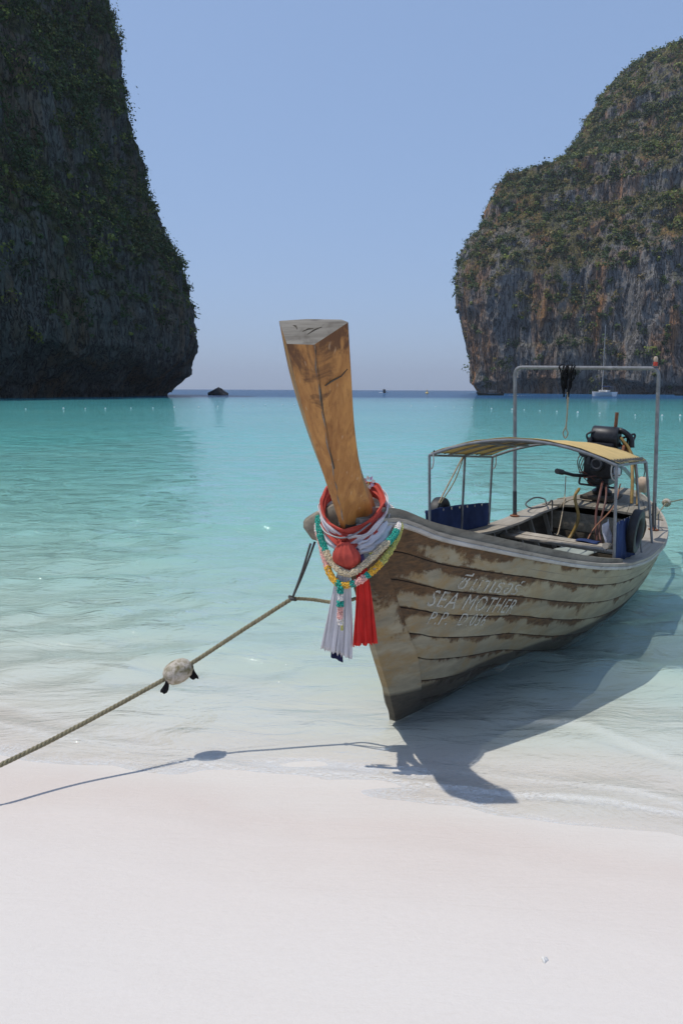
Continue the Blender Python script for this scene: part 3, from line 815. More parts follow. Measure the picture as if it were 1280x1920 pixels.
for j in range(nb):      # stern deck boards
    V = []; ss = np.linspace(5.46, 6.83, 12)
    for s in ss:
        b = float(hb(s)) - .012; y0 = -b + 2 * b * j / nb + .003; y1 = -b + 2 * b * (j + 1) / nb - .003
        zt = lambda y: float(hz(s)) + .034 + .05 * (1 - (y / b) ** 2)
        V += [(s, y0, zt(y0)), (s, y1, zt(y1)), (s, y1, zt(y1) - .028), (s, y0, zt(y0) - .028)]
    bpart(MB().add(V, list(grid_faces(12, 4, True)) + [(0, 1, 2, 3), (44, 45, 46, 47)]), 'deck_board', M['greywood'], sharp=30)
V = [(6.85, y, z) for z in np.linspace(.22, .79, 6) for y in (-float(hq(6.85, z)) - .005, float(hq(6.85, z)) + .005)]
V2 = [(6.88, y, z) for (_, y, z) in V]
bpart(MB().add(V + V2, [(2 * i, 2 * i + 1, 2 * i + 3, 2 * i + 2) for i in range(5)] + [(12 + 2 * i, 14 + 2 * i, 15 + 2 * i, 13 + 2 * i) for i in range(5)]), 'transom', M['greywood'])

# painted name and number on the port bow
def lettering(body, s0, s1, zb0, zb1, h, shear, label):
    cu = bpy.data.curves.new('letters', 'FONT'); cu.body = body; cu.size = 1.0; cu.resolution_u = 3; cu.space_character = 1.12
    tmp = bpy.data.objects.new('letters', cu); COL.objects.link(tmp)
    dg = bpy.context.evaluated_depsgraph_get(); me = bpy.data.meshes.new_from_object(tmp.evaluated_get(dg))
    bpy.data.objects.remove(tmp)
    bm = bmesh.new(); bm.from_mesh(me)
    bmesh.ops.triangulate(bm, faces=bm.faces[:])
    for _ in range(3):
        ed = [e for e in bm.edges if e.calc_length() > .12]
        if not ed: break
        bmesh.ops.subdivide_edges(bm, edges=ed, cuts=1)
    x0 = min(v.co.x for v in bm.verts); x1 = max(v.co.x for v in bm.verts)
    for v in bm.verts:
        x = (v.co.x - x0) / (x1 - x0); y = v.co.y / .70
        s = s0 + (s1 - s0) * x + shear * y; z = zb0 + (zb1 - zb0) * x + h * y - .02 * y * 0
        q = float(hq(s, z)) + .006
        v.co = Lp((s, q, z))
    bmesh.ops.triangulate(bm, faces=bm.faces[:])
    bm.to_mesh(me); bm.free(); me.name = 'lettering'
    o = link('lettering', me, M['letters'], boat, smooth=False); o['label'] = label
lettering('\u0e0b\u0e35\u0e21\u0e32\u0e40\u0e18\u0e2d\u0e23\u0e4c', .20, .90, .915, .75, .095, .05, 'worn white Thai lettering on the bow planks')
lettering('SEA MOTHER', -.02, .93, .825, .592, .105, .05, 'worn white capital lettering on the bow planks')
lettering('P.P.  D.036', .015, .60, .690, .565, .085, .04, 'worn white registration number on the bow planks')

# ------------------------------------------------------------------ canopy, curtains, arch
def arc_pts(sA, qA, zA, sB, qB, zB, rise, n=17):
    t = np.linspace(0, 1, n)
    return [(sA + (sB - sA) * x, qA + (qB - qA) * x, zA + (zB - zA) * x + rise * (1 - (2 * x - 1) ** 2)) for x in t]
CF = (2.34, -.885, 1.535, 2.70, .775, 1.585, .185)     # front bow of the roof: starboard end, port end, rise
CR = (4.05, -.90, 1.40, 4.42, .70, 1.485, .18)       # rear bow
front = arc_pts(*CF); rear = arc_pts(*CR)
V = []
nn_ = 12
for i in range(nn_):
    t = i / (nn_ - 1)
    for j, (a, b) in enumerate(zip(front, rear)):
        tt = .02 + .96 * t
        p = [a[k] + (b[k] - a[k]) * tt for k in range(3)]
        sag = -.006 * math.sin(math.pi * ((t * 4) % 1)) + .004 * math.sin(j * 2.1 + i)
        V.append(Lp((p[0], p[1], p[2] + .022 + sag)))
mbc = MB().add(V, grid_faces(nn_, len(front)))
can = bpart(mbc, 'canopy_cloth', M['yellow'], sharp=0)
sm = can.modifiers.new('thickness', 'SOLIDIFY'); sm.thickness = .004
for nm, arcp in (('roof_bow', front), ('roof_bow', rear)):
    bpart(MB().tube([Lp(p) for p in arcp], .014, 8), nm, M['steel'])
for t in (.25, .5, .75):
    mid = [[a[k] + (b[k] - a[k]) * t for k in range(3)] for a, b in zip(front, rear)]
    bpart(MB().tube([Lp(p) for p in mid], .010, 6), 'roof_bow', M['steel'])
for j in (0, 4, 8, 12, 16):
    bpart(MB().tube([Lp(front[j]), Lp(rear[j])], .011, 6), 'roof_rail', M['steel'])
for j in (0, 16):         # lacing along both long edges
    mb = MB(); a, b = Vector(front[j]), Vector(rear[j]); sg = -1 if j == 0 else 1
    a2, b2 = Vector(front[1 if j == 0 else 15]), Vector(rear[1 if j == 0 else 15]); pts = []
    for k in range(25):
        t = k / 24; p = a.lerp(b, t); p2 = a2.lerp(b2, t)
        c = p if k % 2 else p.lerp(p2, .45); pts.append(Lp((c.x, c.y, c.z + (.02 if k % 2 else .03))))
    mb.tube(pts, .006, 5); bpart(mb, 'lacing_cord', M['darkrope'])
def post(p0, p1, name='canopy_post', r=.014, m='steel'): return bpart(MB().tube([Lp(p0), Lp(p1)], r, 8), name, M[m])
lerp3 = lambda a, b, t: tuple(a[k] + (b[k] - a[k]) * t for k in range(3))
for t in (0., .52, 1.):
    top = lerp3(front[0], rear[0], t); s = top[0]; b = float(hb(s))
    post((s + .01, -b - .0, float(hz(s)) - .02), top)
for t in (0., 1.):
    top = lerp3(front[16], rear[16], t); s = top[0]; b = float(hb(s))
    post((s - .03, b - .09, float(hz(s)) + .0), top)
top = lerp3(front[16], rear[16], .62); post((top[0], float(hb(top[0])) - .09, float(hz(top[0]))), top, r=.010)
for pt_, d in ((front[0], (0, 1)), (front[16], (0, -1)), (rear[0], (0, 1))):    # curved corner brackets
    pp = [(pt_[0], pt_[1], pt_[2] - .13), (pt_[0], pt_[1] + d[1] * .03, pt_[2] - .12), (pt_[0], pt_[1] + d[1] * .045, pt_[2] - .06), (pt_[0], pt_[1] + d[1] * .04, pt_[2] + .02)]
    bpart(MB().tube([Lp(p) for p in spline(pp, 4)], .007, 6), 'corner_bracket', M['rail'])

def curtain(pts_top, pts_bot, name, mat, wav=.006, n=24, m=8, parent=boat, label=None):
    T = spline(pts_top, n // (len(pts_top) - 1)); B = spline(pts_bot, n // (len(pts_bot) - 1)); V = []
    for i, (a, b) in enumerate(zip(T, B)):
        for j in range(m):
            t = j / (m - 1); p = a + (b - a) * t
            p = p + np.array([0, wav * math.sin(i * 1.1 + 2 * t) + wav * .6 * math.sin(i * .45 + 5 * t), -.5 * wav * math.sin(i * .9) * (1 - t)])
            V.append(Lp(p))
    o = MB().add(V, grid_faces(len(T), m)).build(name, mat, parent, sharp=0)
    md = o.modifiers.new('thickness', 'SOLIDIFY'); md.thickness = .004
    if label: o['label'] = label
    return o
fz = lambda s, d=0: float(hz(s)) + d
curtain([(2.32, -.91, 1.0), (3.2, -.93, .945), (4.02, -.92, .875)], [(2.32, -.90, fz(2.4, -.03)), (3.2, -.92, fz(3.2, .0)), (4.02, -.92, fz(4., .0))], 'side_curtain', M['blue'], label='dark blue side curtain on the far rail')
curtain([(2.72, .79, 1.075), (3.1, .80, 1.06), (3.6, .775, 1.05)], [(2.72, .80, fz(2.72, .02)), (3.1, .81, fz(3.1, .03)), (3.6, .80, fz(3.6, .03))], 'side_curtain', M['blue'], label='blue side curtain on the near rail behind the tyre')
for s0, s1, q, z0, z1 in ((2.34, 4.02, -.915, 1.0, .875), (2.72, 3.6, .795, 1.08, 1.055)):
    for k in range(9):
        t = k / 8; s = s0 + (s1 - s0) * t
        bpart(MB().torus((s, -q, z0 + (z1 - z0) * t - .018), .010, .004, n=10, k=6), 'eyelet', M['rail'])

# tall tubular arch over the stern
AP = (5.0, .72, fz(5.0, .03)); AS = (4.74, -.85, fz(4.74, .03)); tp = (5.0, .665, 2.49); ts = (4.74, -.915, 2.425)
def dirn(a, b): return (Vector(b) - Vector(a)).normalized()
def filleted(pts, r=.09, n=6):
    out = [Vector(pts[0])]
    for i in range(1, len(pts) - 1):
        p = Vector(pts[i]); a = p + dirn(p, pts[i - 1]) * r; b = p + dirn(p, pts[i + 1]) * r
        for k in range(n + 1):
            t = k / n; out.append(a * (1 - t) ** 2 + p * 2 * t * (1 - t) + b * t * t)
    out.append(Vector(pts[-1])); return out
fl = filleted([AS, ts, tp, AP])
arch = bpart(MB().tube([Lp(p) for p in fl], .0215, 10), 'stern_arch', M['steel'])
for a, b in ((AS, ts), (AP, tp)):
    MB().tube([Lp(Vector(a)), Lp(Vector(a).lerp(Vector(b), .17))], .0245, 10).build('pole_sleeve', M['darksteel'], arch)
    MB().lathe([(.06, 0), (.06, .008), (.03, .014), (.028, .03)], 14, Matrix.Translation(Lp(Vector(a) + Vector((0, 0, .0))))).build('base_plate', M['rust'], arch)
lp = Vector(Lp((4.98, .63, 2.515)))
MB().lathe([(.022, 0), (.026, .03), (.022, .045)], 12, Matrix.Translation(lp)).build('lamp_socket', M['coral'], arch)
MB().lathe([(.016, .04), (.023, .055), (.025, .08), (.018, .10), (.005, .105)], 12, Matrix.Translation(lp)).build('lamp_glass', M['foamfloat'], arch)

# ------------------------------------------------------------------ engine on its pivot at the stern
EX, EQ = 6.0, -.12
eng = bpart(MB().box((EX, -EQ, 1.30), (.62, .36, .40), bevel=.03).box((EX - .05, -EQ, 1.08), (.44, .28, .16), bevel=.03), 'engine', M['engine'])
epart = lambda mb, name, m, **k: mb.build(name, m, eng, **k)
epart(MB().lathe([(.06, .80), (.11, .82), (.13, .90), (.08, .94), (.06, 1.02)], 16, Matrix.Translation((EX, -EQ, 0))), 'pivot_stand', M['engine'])
epart(MB().box((EX - .02, -EQ, .83), (.55, .42, .05), bevel=.012), 'mount_base', M['darkwood'])
Mx = Matrix.Translation((EX - .02, -EQ - .02, 1.60)) @ Matrix.Rotation(R(90), 4, 'X') @ Matrix.Rotation(R(20), 4, 'Z')
epart(MB().lathe([(.05, -.17), (.135, -.165), (.145, -.15), (.145, .15), (.135, .165), (.05, .17)], 20, Mx), 'air_filter', M['engine'])
for k, (dx, dy) in enumerate(((-.2, .14), (-.07, .15), (.06, .15), (.19, .14))):
    epart(MB().lathe([(.025, 0), (.032, .02), (.032, .10), (.018, .12)], 10, Matrix.Translation((EX + dx, -EQ + dy, 1.48))), 'injector_cap', M['engine'])
epart(MB().lathe([(.03, -.03), (.085, -.03), (.09, -.015), (.09, .015), (.085, .03), (.03, .03)], 20, Matrix.Translation((EX - .335, -EQ, 1.28)) @ Matrix.Rotation(R(90), 4, 'Y')), 'pulley', M['engine'])
epart(MB().torus((EX - .37, -EQ, 1.28), .06, .014, M=Matrix.Rotation(R(90), 3, 'Z'), n=22, k=8), 'pulley_rim', M['darksteel'])
epart(MB().lathe([(.03, -.06), (.065, -.06), (.07, .0), (.065, .06), (.03, .06)], 16, Matrix.Translation((EX - .34, -EQ + .16, 1.42)) @ Matrix.Rotation(R(90), 4, 'Y')), 'alternator', M['engine'])
epart(MB().tube([Lp(p) for p in ((EX + .02, .0, 1.62), (EX + .02, .0, 1.72))], .035, 10).tube([Lp(p) for p in ((EX + .02, .0, 1.70), (EX + .02, .01, 1.93))], .022, 10), 'exhaust_stack', M['rust'])
epart(MB().tube([Lp(p) for p in spline([(EX + .0, .0, 1.70), (EX - .02, .10, 1.70), (EX, .2, 1.62), (EX, .22, 1.5)], 5)], .035, 10), 'exhaust_elbow', M['engine'])
for j in range(5):
    epart(MB().tube([Lp(p) for p in spline([(EX - .15 + .07 * j, -.25 + .02 * j, 1.48), (EX - .2 + .06 * j, -.30 + .11 * j, 1.63 + .02 * (j % 2)), (EX - .1 + .04 * j, -.16 + .1 * j, 1.66), (EX, .08 + .03 * j, 1.5)], 5)], .014, 6), 'coolant_hose', M['black'])
epart(MB().tube([Lp(p) for p in ((EX - .1, -.22, 1.09), (EX - .55, -.35, 1.13), (EX - .80, -.42, 1.18))], .022, 10), 'tiller_bar', M['engine'])
epart(MB().tube([Lp(p) for p in ((EX - .80, -.42, 1.18), (EX - .92, -.455, 1.20))], .034, 10), 'tiller_grip', M['black'])
epart(MB().tube([Lp(p) for p in filleted([(EX - .25, -.34, 1.12), (EX - .25, -.36, .99), (EX - .25, .10, .99), (EX - .25, .10, 1.10)], .03, 4)], .014, 8), 'guard_bar', M['engine'])
epart(MB().tube([Lp(p) for p in ((EX - .27, -.36, 1.145), (EX - .27, .16, 1.165))], .012, 8), 'guard_bar', M['steel'])
epart(MB().tube([Lp(p) for p in ((EX + .3, EQ, 1.22), (EX + 1.0, EQ + .05, 1.12), (EX + 2.4, EQ + .1, .62), (EX + 3.3, EQ + .12, .12))], .028, 10), 'propeller_shaft', M['steel'])
for j in range(4):       # exhaust manifold runners and cooling fins
    epart(MB().tube([Lp(p) for p in spline([(EX - .21 + .14 * j, EQ + .17, 1.40), (EX - .20 + .13 * j, EQ + .26, 1.42), (EX - .14 + .09 * j, EQ + .27, 1.50), (EX, EQ + .25, 1.56)], 4)], .020, 8), 'manifold_runner', M['rust'])
for j in range(6):
    epart(MB().box((EX - .24 + .095 * j, -EQ, 1.515), (.03, .30, .05), bevel=.008), 'cooling_fin', M['engine'])
epart(MB().lathe([(.02, 0), (.045, .01), (.045, .11), (.03, .13)], 14, Matrix.Translation(Lp((EX - .22, EQ + .22, 1.12)))), 'fuel_filter', M['whitepaint'])
epart(MB().box((EX - .36, -EQ - .02, 1.40), (.04, .30, .05), bevel=.01).box((EX - .36, -EQ + .10, 1.35), (.04, .04, .16), bevel=.01), 'belt_guard', M['darksteel'])
epart(MB().tube([Lp(p) for p in spline([(EX - .36, EQ - .08, 1.28), (EX - .37, EQ - .17, 1.40), (EX - .37, EQ - .10, 1.44), (EX - .37, EQ + .04, 1.34), (EX - .37, EQ + .05, 1.22), (EX - .36, EQ - .06, 1.20)], 5, True)], .010, 6, closed=True), 'drive_belt', M['black'])
for j in range(5):
    epart(MB().tube([Lp(p) for p in spline([(EX - .30 + .05 * j, EQ - .18, 1.45 - .03 * j), (EX - .36, EQ - .24 + .02 * j, 1.30 - .05 * j), (EX - .30, EQ - .20 + .05 * j, 1.12), (EX - .26 + .02 * j, EQ - .05 + .05 * j, .98)], 5)], .006, 5), 'loose_wire', M['black' if j % 2 else 'hose_b'])
def hose(pts, r, name, m): return epart(MB().tube([Lp(p) for p in spline(pts, 8)], r, 8), name, M[m])
hose([(EX - .1, .1, 1.62), (EX - .15, .24, 1.45), (EX - .35, .32, 1.15), (EX - .5, .36, .86)], .02, 'yellow_hose', 'hose_y')
hose([(EX - .05, .15, 1.55), (EX - .1, .28, 1.35), (EX - .3, .38, 1.05), (EX - .45, .42, .84)], .02, 'yellow_hose', 'hose_y')
hose([(EX - .3, -.34, .93), (EX - .62, -.30, .86), (EX - .72, -.22, .62), (EX - .8, -.28, .40), (EX - .95, -.32, .33)], .02, 'fuel_hose', 'hose_y')
hose([(EX - .3, -.05, 1.06), (EX - .62, .0, .92), (EX - .75, .0, .68), (EX - .95, .08, .36)], .015, 'brown_hose', 'hose_b')
hose([(EX - .3, .0, 1.02), (EX - .6, .07, .86), (EX - .8, .06, .55), (EX - 1.0, .16, .34)], .012, 'brown_hose', 'hose_b')
hose([(EX - .25, .16, 1.05), (EX - .55, .16, .80), (EX - .9, .02, .55), (EX - 1.15, -.02, .36)], .009, 'orange_cable', 'hose_o')

# the boat lists a little to port: every part of it follows
for o in boat.children_recursive:
    if o.type == 'MESH':
        a = np.zeros(len(o.data.vertices) * 3, np.float32); o.data.vertices.foreach_get('co', a); a = a.reshape(-1, 3)
        a[:, 2] += SHEAR * a[:, 1]; o.data.vertices.foreach_set('co', a.ravel()); o.data.update()

# ------------------------------------------------------------------ loose things on and in the boat
def wtube(pts, r, n=7, k=8): return MB().tube([Wp(p) for p in spline(pts, k)], r, n)
RB = Matrix.Rotation(BA, 3, 'Z')
def wtyre(name, c, R0, r0, label, tilt=0., yaw=0.):
    Mx = RB @ Matrix.Rotation(yaw, 3, 'Z') @ Matrix.Rotation(tilt, 3, 'X')
    mb = MB(); V = []
    prof = [(-.9, -.55), (-1, 0), (-.9, .55), (-.35, .95), (.45, 1.), (.95, .85), (1.05, .4), (1.05, -.4), (.95, -.85), (.45, -1.), (-.35, -.95)]
    nn2 = 36
    for i in range(nn2):
        a = 2 * math.pi * i / nn2; k2 = 1 + (.012 if i % 2 else 0)
        for x, y in prof:
            rr = R0 + r0 * x * (k2 if x > .9 else 1)
            V.append(Wp(c) + Mx @ Vector((rr * math.cos(a), r0 * .95 * y, rr * math.sin(a))))
    mb.add(V, grid_faces(nn2 + 1, len(prof), True) % (nn2 * len(prof)))
    return tag(mb.build(name, M['black'], sharp=50), label, 'tyre', 'old tyres hung on the boat rails')
wtyre('tyre_fender', (3.25, .86, .925), .165, .045, 'black tyre propped on the near rail against the blue curtain', .10)
wtyre('tyre_fender', (2.86, -1.0, .86), .14, .055, 'black tyre showing its top above the far blue curtain', .0)

tag(wtube([(2.68, .72, .855), (3.0, .745, .80), (3.5, .74, .72), (4.1, .70, .67)], .03, 10).build('wooden_pole', M['palewood']),
    'round bleached wooden pole lying along the near gunwale', 'pole')
# black straps and a corded loop hanging from the arch
ca = Vector(ts).lerp(Vector(tp), .375)
mb = MB()
for k, (a, L, w, d) in enumerate(((-.07, .34, .035, .02), (-.03, .30, .03, -.03), (.02, .36, .034, .03), (.06, .31, .03, 0), (.0, .25, .045, .0), (.09, .17, .025, .02))):
    for sgn in (-1, 1):
        pts = spline([(ca.x + .0, ca.y + a, ca.z + .030), (ca.x + sgn * .034, ca.y + a, ca.z + .0), (ca.x + sgn * .03 + d * .3, ca.y + a * .8 + d, ca.z - L * .5), (ca.x + .01, ca.y + a * .45 + d * .4, ca.z - L)], 5)
        V = []
        for i, p in enumerate(pts):
            ww = w * (.5 + .25 * math.sin(i * 1.7 + k)); tw_ = .6 * math.sin(i * .4 + k)
            V += [Wp((p[0] - ww * math.sin(tw_), p[1] - ww * math.cos(tw_) * .5, p[2])), Wp((p[0] + ww * math.sin(tw_), p[1] + ww * math.cos(tw_) * .5, p[2]))]
        mb.add(V, grid_faces(len(pts), 2))
o = mb.build('hanging_straps', M['blackcloth'], sharp=0); md = o.modifiers.new('thickness', 'SOLIDIFY'); md.thickness = .008
tag(o, 'tangle of black straps slung over the top bar of the arch', 'strap')
cx = Vector(ca) + Vector((0, .02, -.34))
tag(wtube([(cx.x, cx.y, cx.z + .06), (cx.x, cx.y + .01, cx.z - .2), (cx.x, cx.y, cx.z - .34), (cx.x, cx.y - .028, cx.z - .42), (cx.x, cx.y, cx.z - .48), (cx.x, cx.y + .028, cx.z - .42), (cx.x, cx.y + .006, cx.z - .34), (cx.x, cx.y + .014, cx.z)], .0075, 6).build('cord_loop', M['tanrope']),
    'tan cord with a loop at its end dangling below the black straps', 'cord')
# small foam float hung by the rear canopy post
fc = (4.55, .66, 1.22)
fe = tag(empty('hanging_float', Wp(fc)), 'beige foam float tied to the rear canopy post', 'float')
Mf = Matrix.Rotation(BA, 4, 'Z') @ Matrix.Rotation(R(90), 4, 'X')
MB().lathe([(.02, -.05), (.075, -.048), (.088, -.03), (.088, .03), (.075, .048), (.02, .05)], 18, Mf).build('float_body', M['foamfloat'], fe)
MB().tube([(0, 0, .08), (.01, .0, .15), (.0, .01, .24)], .006, 6).build('hanging_cord', M['darkrope'], fe)
# ropes and lines about the boat
def line(pts, r, label, m='tanrope', name='rope', k=8): return tag(wtube(pts, r, 6, k).build(name, M[m]), label, 'rope')
line([(3.2, -.90, 1.47), (2.98, -.93, 1.25), (2.72, -.95, 1.02)], .008, 'slack tan line from the far canopy post to the curtain edge')
line([(3.22, -.90, 1.47), (3.04, -.92, 1.22), (2.76, -.95, 1.01)], .006, 'thin second line hanging from the knot on the far canopy post', 'rope')
line([(5.25, -.39, 1.13), (5.05, -.34, .85), (4.75, -.30, .55), (4.6, -.28, .50)], .007, 'thin tan line from the tiller down to the thwart')
line([(5.0, .70, 1.12), (4.85, .74, .92), (4.65, .79, .72)], .008, 'dark line from the near arch pole down to the gunwale', 'darkrope')
line([(5.0, .70, 1.0), (5.15, .68, .85), (5.3, .62, .76)], .007, 'short dark line from the near arch pole aft to the deck', 'darkrope')
line([(5.25, -.62, .76), (5.4, -.70, .79), (5.3, -.80, .80), (5.05, -.82, .75), (4.98, -.72, .72), (5.15, -.60, .74), (5.35, -.58, .79), (5.30, -.56, .62), (5.2, -.52, .42)], .010, 'dark rope coiled loosely on the far gunwale by the stern deck', 'darkrope')
line([(5.48, -.55, .80), (5.4, -.42, .83), (5.44, -.50, .70), (5.42, -.36, .82), (5.5, -.12, .83)], .007, 'light cord draped over the stern deck edge')
line([(4.62, -.32, .51), (4.7, -.10, .45), (4.9, .02, .40), (4.75, .12, .36), (4.62, .05, .50)], .009, 'loose line lying against the thwart planks', 'darkrope')
# things in the well of the boat
def sheet(name, c, u, v, mat, label, cat, n=8, amp=.02, seed=0):
    c, u, v = np.array(c), np.array(u), np.array(v); V = []
    for i in range(n):
        for j in range(n):
            a, b = i / (n - 1) - .5, j / (n - 1) - .5
            V.append(Wp(c + u * a + v * b + np.cross(u, v) / np.linalg.norm(np.cross(u, v)) * amp * math.sin(a * 7 + seed) * math.cos(b * 6 + seed * 2)))
    o = MB().add(V, grid_faces(n, n)).build(name, M[mat], sharp=0); md = o.modifiers.new('thickness', 'SOLIDIFY'); md.thickness = .006
    return tag(o, label, cat)
sheet('plywood_scrap', (4.85, -.12, .30), (.5, .2, .12), (-.1, .5, .05), 'greybag', 'grey-green sheet leaning in the well behind the thwart', 'sheet', amp=.01)
sheet('white_cloth', (2.80, .70, .93), (.10, .03, .05), (.0, .03, -.24), 'white', 'off-white cloth hanging inside the front canopy post', 'cloth', seed=1)
sheet('blue_towel', (4.52, .10, .505), (.16, .0, .0), (.0, .24, .0), 'blue', 'small blue cloth folded on the thwart', 'cloth', amp=.006, seed=2)
mb = MB()
mb.box(Wp((4.35, .50, .53)), (.09, .12, .07), RB, bevel=.02)
tag(mb.build('amber_bag', M['amber']), 'small crumpled yellow bag on the end of the thwart', 'bag')
bt = Wp((3.85, -.62, .17))
be_ = tag(empty('plastic_bottle', bt), 'small clear-blue bottle lying among the far ribs', 'bottle')
Mb = Matrix.Rotation(BA + .6, 4, 'Z') @ Matrix.Rotation(R(75), 4, 'Y')
MB().lathe([(.03, 0), (.034, .01), (.034, .14), (.014, .18), (.014, .2)], 14, Mb).build('bottle_body', M['greybag'], be_)
MB().lathe([(.017, .2), (.017, .225)], 12, Mb).build('bottle_cap', M['blue'], be_)
# stern line with float
line([(5.0, .72, .80), (5.9, .62, .74), (6.75, .545, .735)], .008, 'stern line from the arch pole to the small white float', 'rope')
line([(6.87, .555, .738), (8.0, .95, .735), (11.5, 2.0, .35), (16, 3.4, -.15)], .008, 'stern line running on past the small white float into the sea', 'rope')
sf = tag(MB().lathe([(.01, -.075), (.045, -.06), (.06, 0), (.045, .06), (.01, .075)], 16, Matrix.Translation(Wp((6.81, .55, .737))) @ Matrix.Rotation(BA, 4, 'Z') @ Matrix.Rotation(R(90), 4, 'Y')).build('line_float', M['float']),
    'small white egg-shaped float threaded on the stern line', 'float')

# ------------------------------------------------------------------ mooring rope from the bow to the beach
def laid_rope(pts, r, pitch):
    P = [Vector(p) for p in pts]; L = [0.]
    for a, b in zip(P, P[1:]): L.append(L[-1] + (b - a).length)
    n = int(L[-1] / (pitch / 9)); ts_ = np.linspace(0, L[-1], n)
    A = np.array(P); Q = np.stack([np.interp(ts_, L, A[:, k]) for k in range(3)], 1)
    mb = MB()
    for st in range(3):
        pp = []
        for i in range(n):
            t = Vector(Q[min(i + 1, n - 1)] - Q[max(i - 1, 0)]).normalized(); u = t.cross(Vector((0, 0, 1))).normalized(); v = u.cross(t)
            a = 2 * math.pi * (ts_[i] / pitch + st / 3); pp.append(Vector(Q[i]) + (u * math.cos(a) + v * math.sin(a)) * r * .52)
        mb.tube(pp, r * .56, 6)
    return mb
RP = [(-.306, 4.86, .905), (-.625, 4.76, .717), (-.981, 4.62, .513), (-1.463, 4.24, .331), (-1.764, 3.88, .269)]
far_l = [(-2.2, 3.25, .24), (-2.75, 2.4, .32)]
rp = spline(RP + far_l, 12)
tag(laid_rope(rp, .0135, .075).build('mooring_rope', M['rope'], sharp=0), 'thick twisted olive-grey mooring rope stretched from the bow to the beach', 'rope')
mb = MB()
tops = [Wp((-.62, -.275, 1.255)), Wp((-.58, -.27, 1.26))]
K = Vector((-.306, 4.86, .905))
for tp_ in tops:
    mb.tube(spline([tp_, tp_.lerp(K, .5) + Vector((.004, 0, -.004)), K], 6), .007, 6)
mb.tube([K + Vector((-.02, 0, .012)), K + Vector((0, .016, 0)), K + Vector((.02, 0, -.01)), K + Vector((.0, -.018, 0)), K + Vector((-.018, 0, .0))], .010, 7)
tag(mb.build('rope_strop', M['darkrope'], sharp=0), 'dark doubled rope hanging from the bow beam to the mooring knot', 'rope')
tag(laid_rope(spline([K, K + Vector((.12, .03, -.015)), Vector((-.02, 4.82, .89)), Wp((-.45, -.02, .93))], 8), .0115, .07).build('rope_tail', M['rope'], sharp=0),
    'short rope from the mooring knot round behind the sashes to the stem', 'rope')
# net float threaded on the mooring rope
fp = Vector((-.985, 4.62, .510)); fd = (Vector(RP[1]) - Vector(RP[3])).normalized()
fr_ = tag(empty('net_float', fp), 'grimy white oval float threaded on the mooring rope', 'float')
Mq = fd.to_track_quat('Z', 'Y').to_matrix().to_4x4()
prof = [(.012, -.092), (.036, -.084), (.058, -.062), (.069, -.03), (.072, .0), (.069, .03), (.058, .062), (.036, .084), (.012, .092)]
MB().lathe(prof, 24, Mq).build('float_body', M['float'], fr_, sharp=0)
def rag(p, dz, w, seed, parent):
    V = []; r = random.Random(seed); n = 7
    for i in range(n):
        t = i / (n - 1); ww = w * (.25 + .9 * t) * (1 if i < n - 1 else .7)
        for j in range(4):
            V.append(Vector(p) + Vector(((j / 3 - .5) * ww + .012 * math.sin(3 * t + seed), .012 * math.sin(j * 2 + seed), -dz * t + r.uniform(-.006, .006) * (i == n - 1))))
    o = MB().add(V, grid_faces(n, 4)).build('weed_rag', M['blackcloth'], parent, sharp=0); m_ = o.modifiers.new('thickness', 'SOLIDIFY'); m_.thickness = .006
rag(Vector(fd) * -.10 + Vector((.01, -.01, .0)), .075, .05, 1, fr_)
rag(Vector(fd) * .105 + Vector((.0, 0, -.02)), .085, .05, 4, fr_)

# ------------------------------------------------------------------ sashes and garlands on the prow
def P(x, y, z): return Vector((x, y, z))
def band(path, w, strands, mat, name, parent=None, tw=1.2, flat=.5, seed=0, closed=False, r=None, m=34):
    """bunched cloth: a pleated strip following a path, pleats drifting and crossing along it"""
    Q = spline(path, 12, closed); n = len(Q); rnd = np.random.default_rng(seed); V = []
    a = np.linspace(-.5, .5, m); ph = rnd.uniform(0, 6.28, 6)
    for i in range(n):
        t = Vector(Q[(i + 1) % n if closed else min(i + 1, n - 1)] - Q[i - 1 if (closed or i > 0) else 0]).normalized()
        u = Vector((0, 0, 1)); u = (u - t * u.dot(t)).normalized(); v = t.cross(u)
        k = i / n * 6.2832
        ww = w * (1 + .16 * math.sin(2 * k + ph[0]) + .10 * math.sin(5 * k + ph[1]))
        for x in a:
            dr = 1.1 * math.sin(k * 2 + ph[2]) + .7 * math.sin(k * 3 + ph[3] + 4 * x)
            pl = math.sin(6.2832 * strands * x * .55 + dr) + .5 * math.sin(6.2832 * strands * x * 1.15 + 2 * dr + ph[4]) + .35 * math.sin(9 * k + 15 * x + ph[5])
            bulge = math.cos(x * 3.1416) * w * flat
            V.append(Vector(Q[i]) + u * (x * ww + .004 * math.sin(7 * k + 9 * x)) + v * (bulge * SGN + pl * w * .055))
    F = list(grid_faces(n + 1, m) % (n * m)) if closed else list(grid_faces(n, m))
    o = MB().add(V, F).build(name, mat, parent, sharp=0); md = o.modifiers.new('thickness', 'SOLIDIFY'); md.thickness = .004; md.offset = 0
    return o
SGN = -1
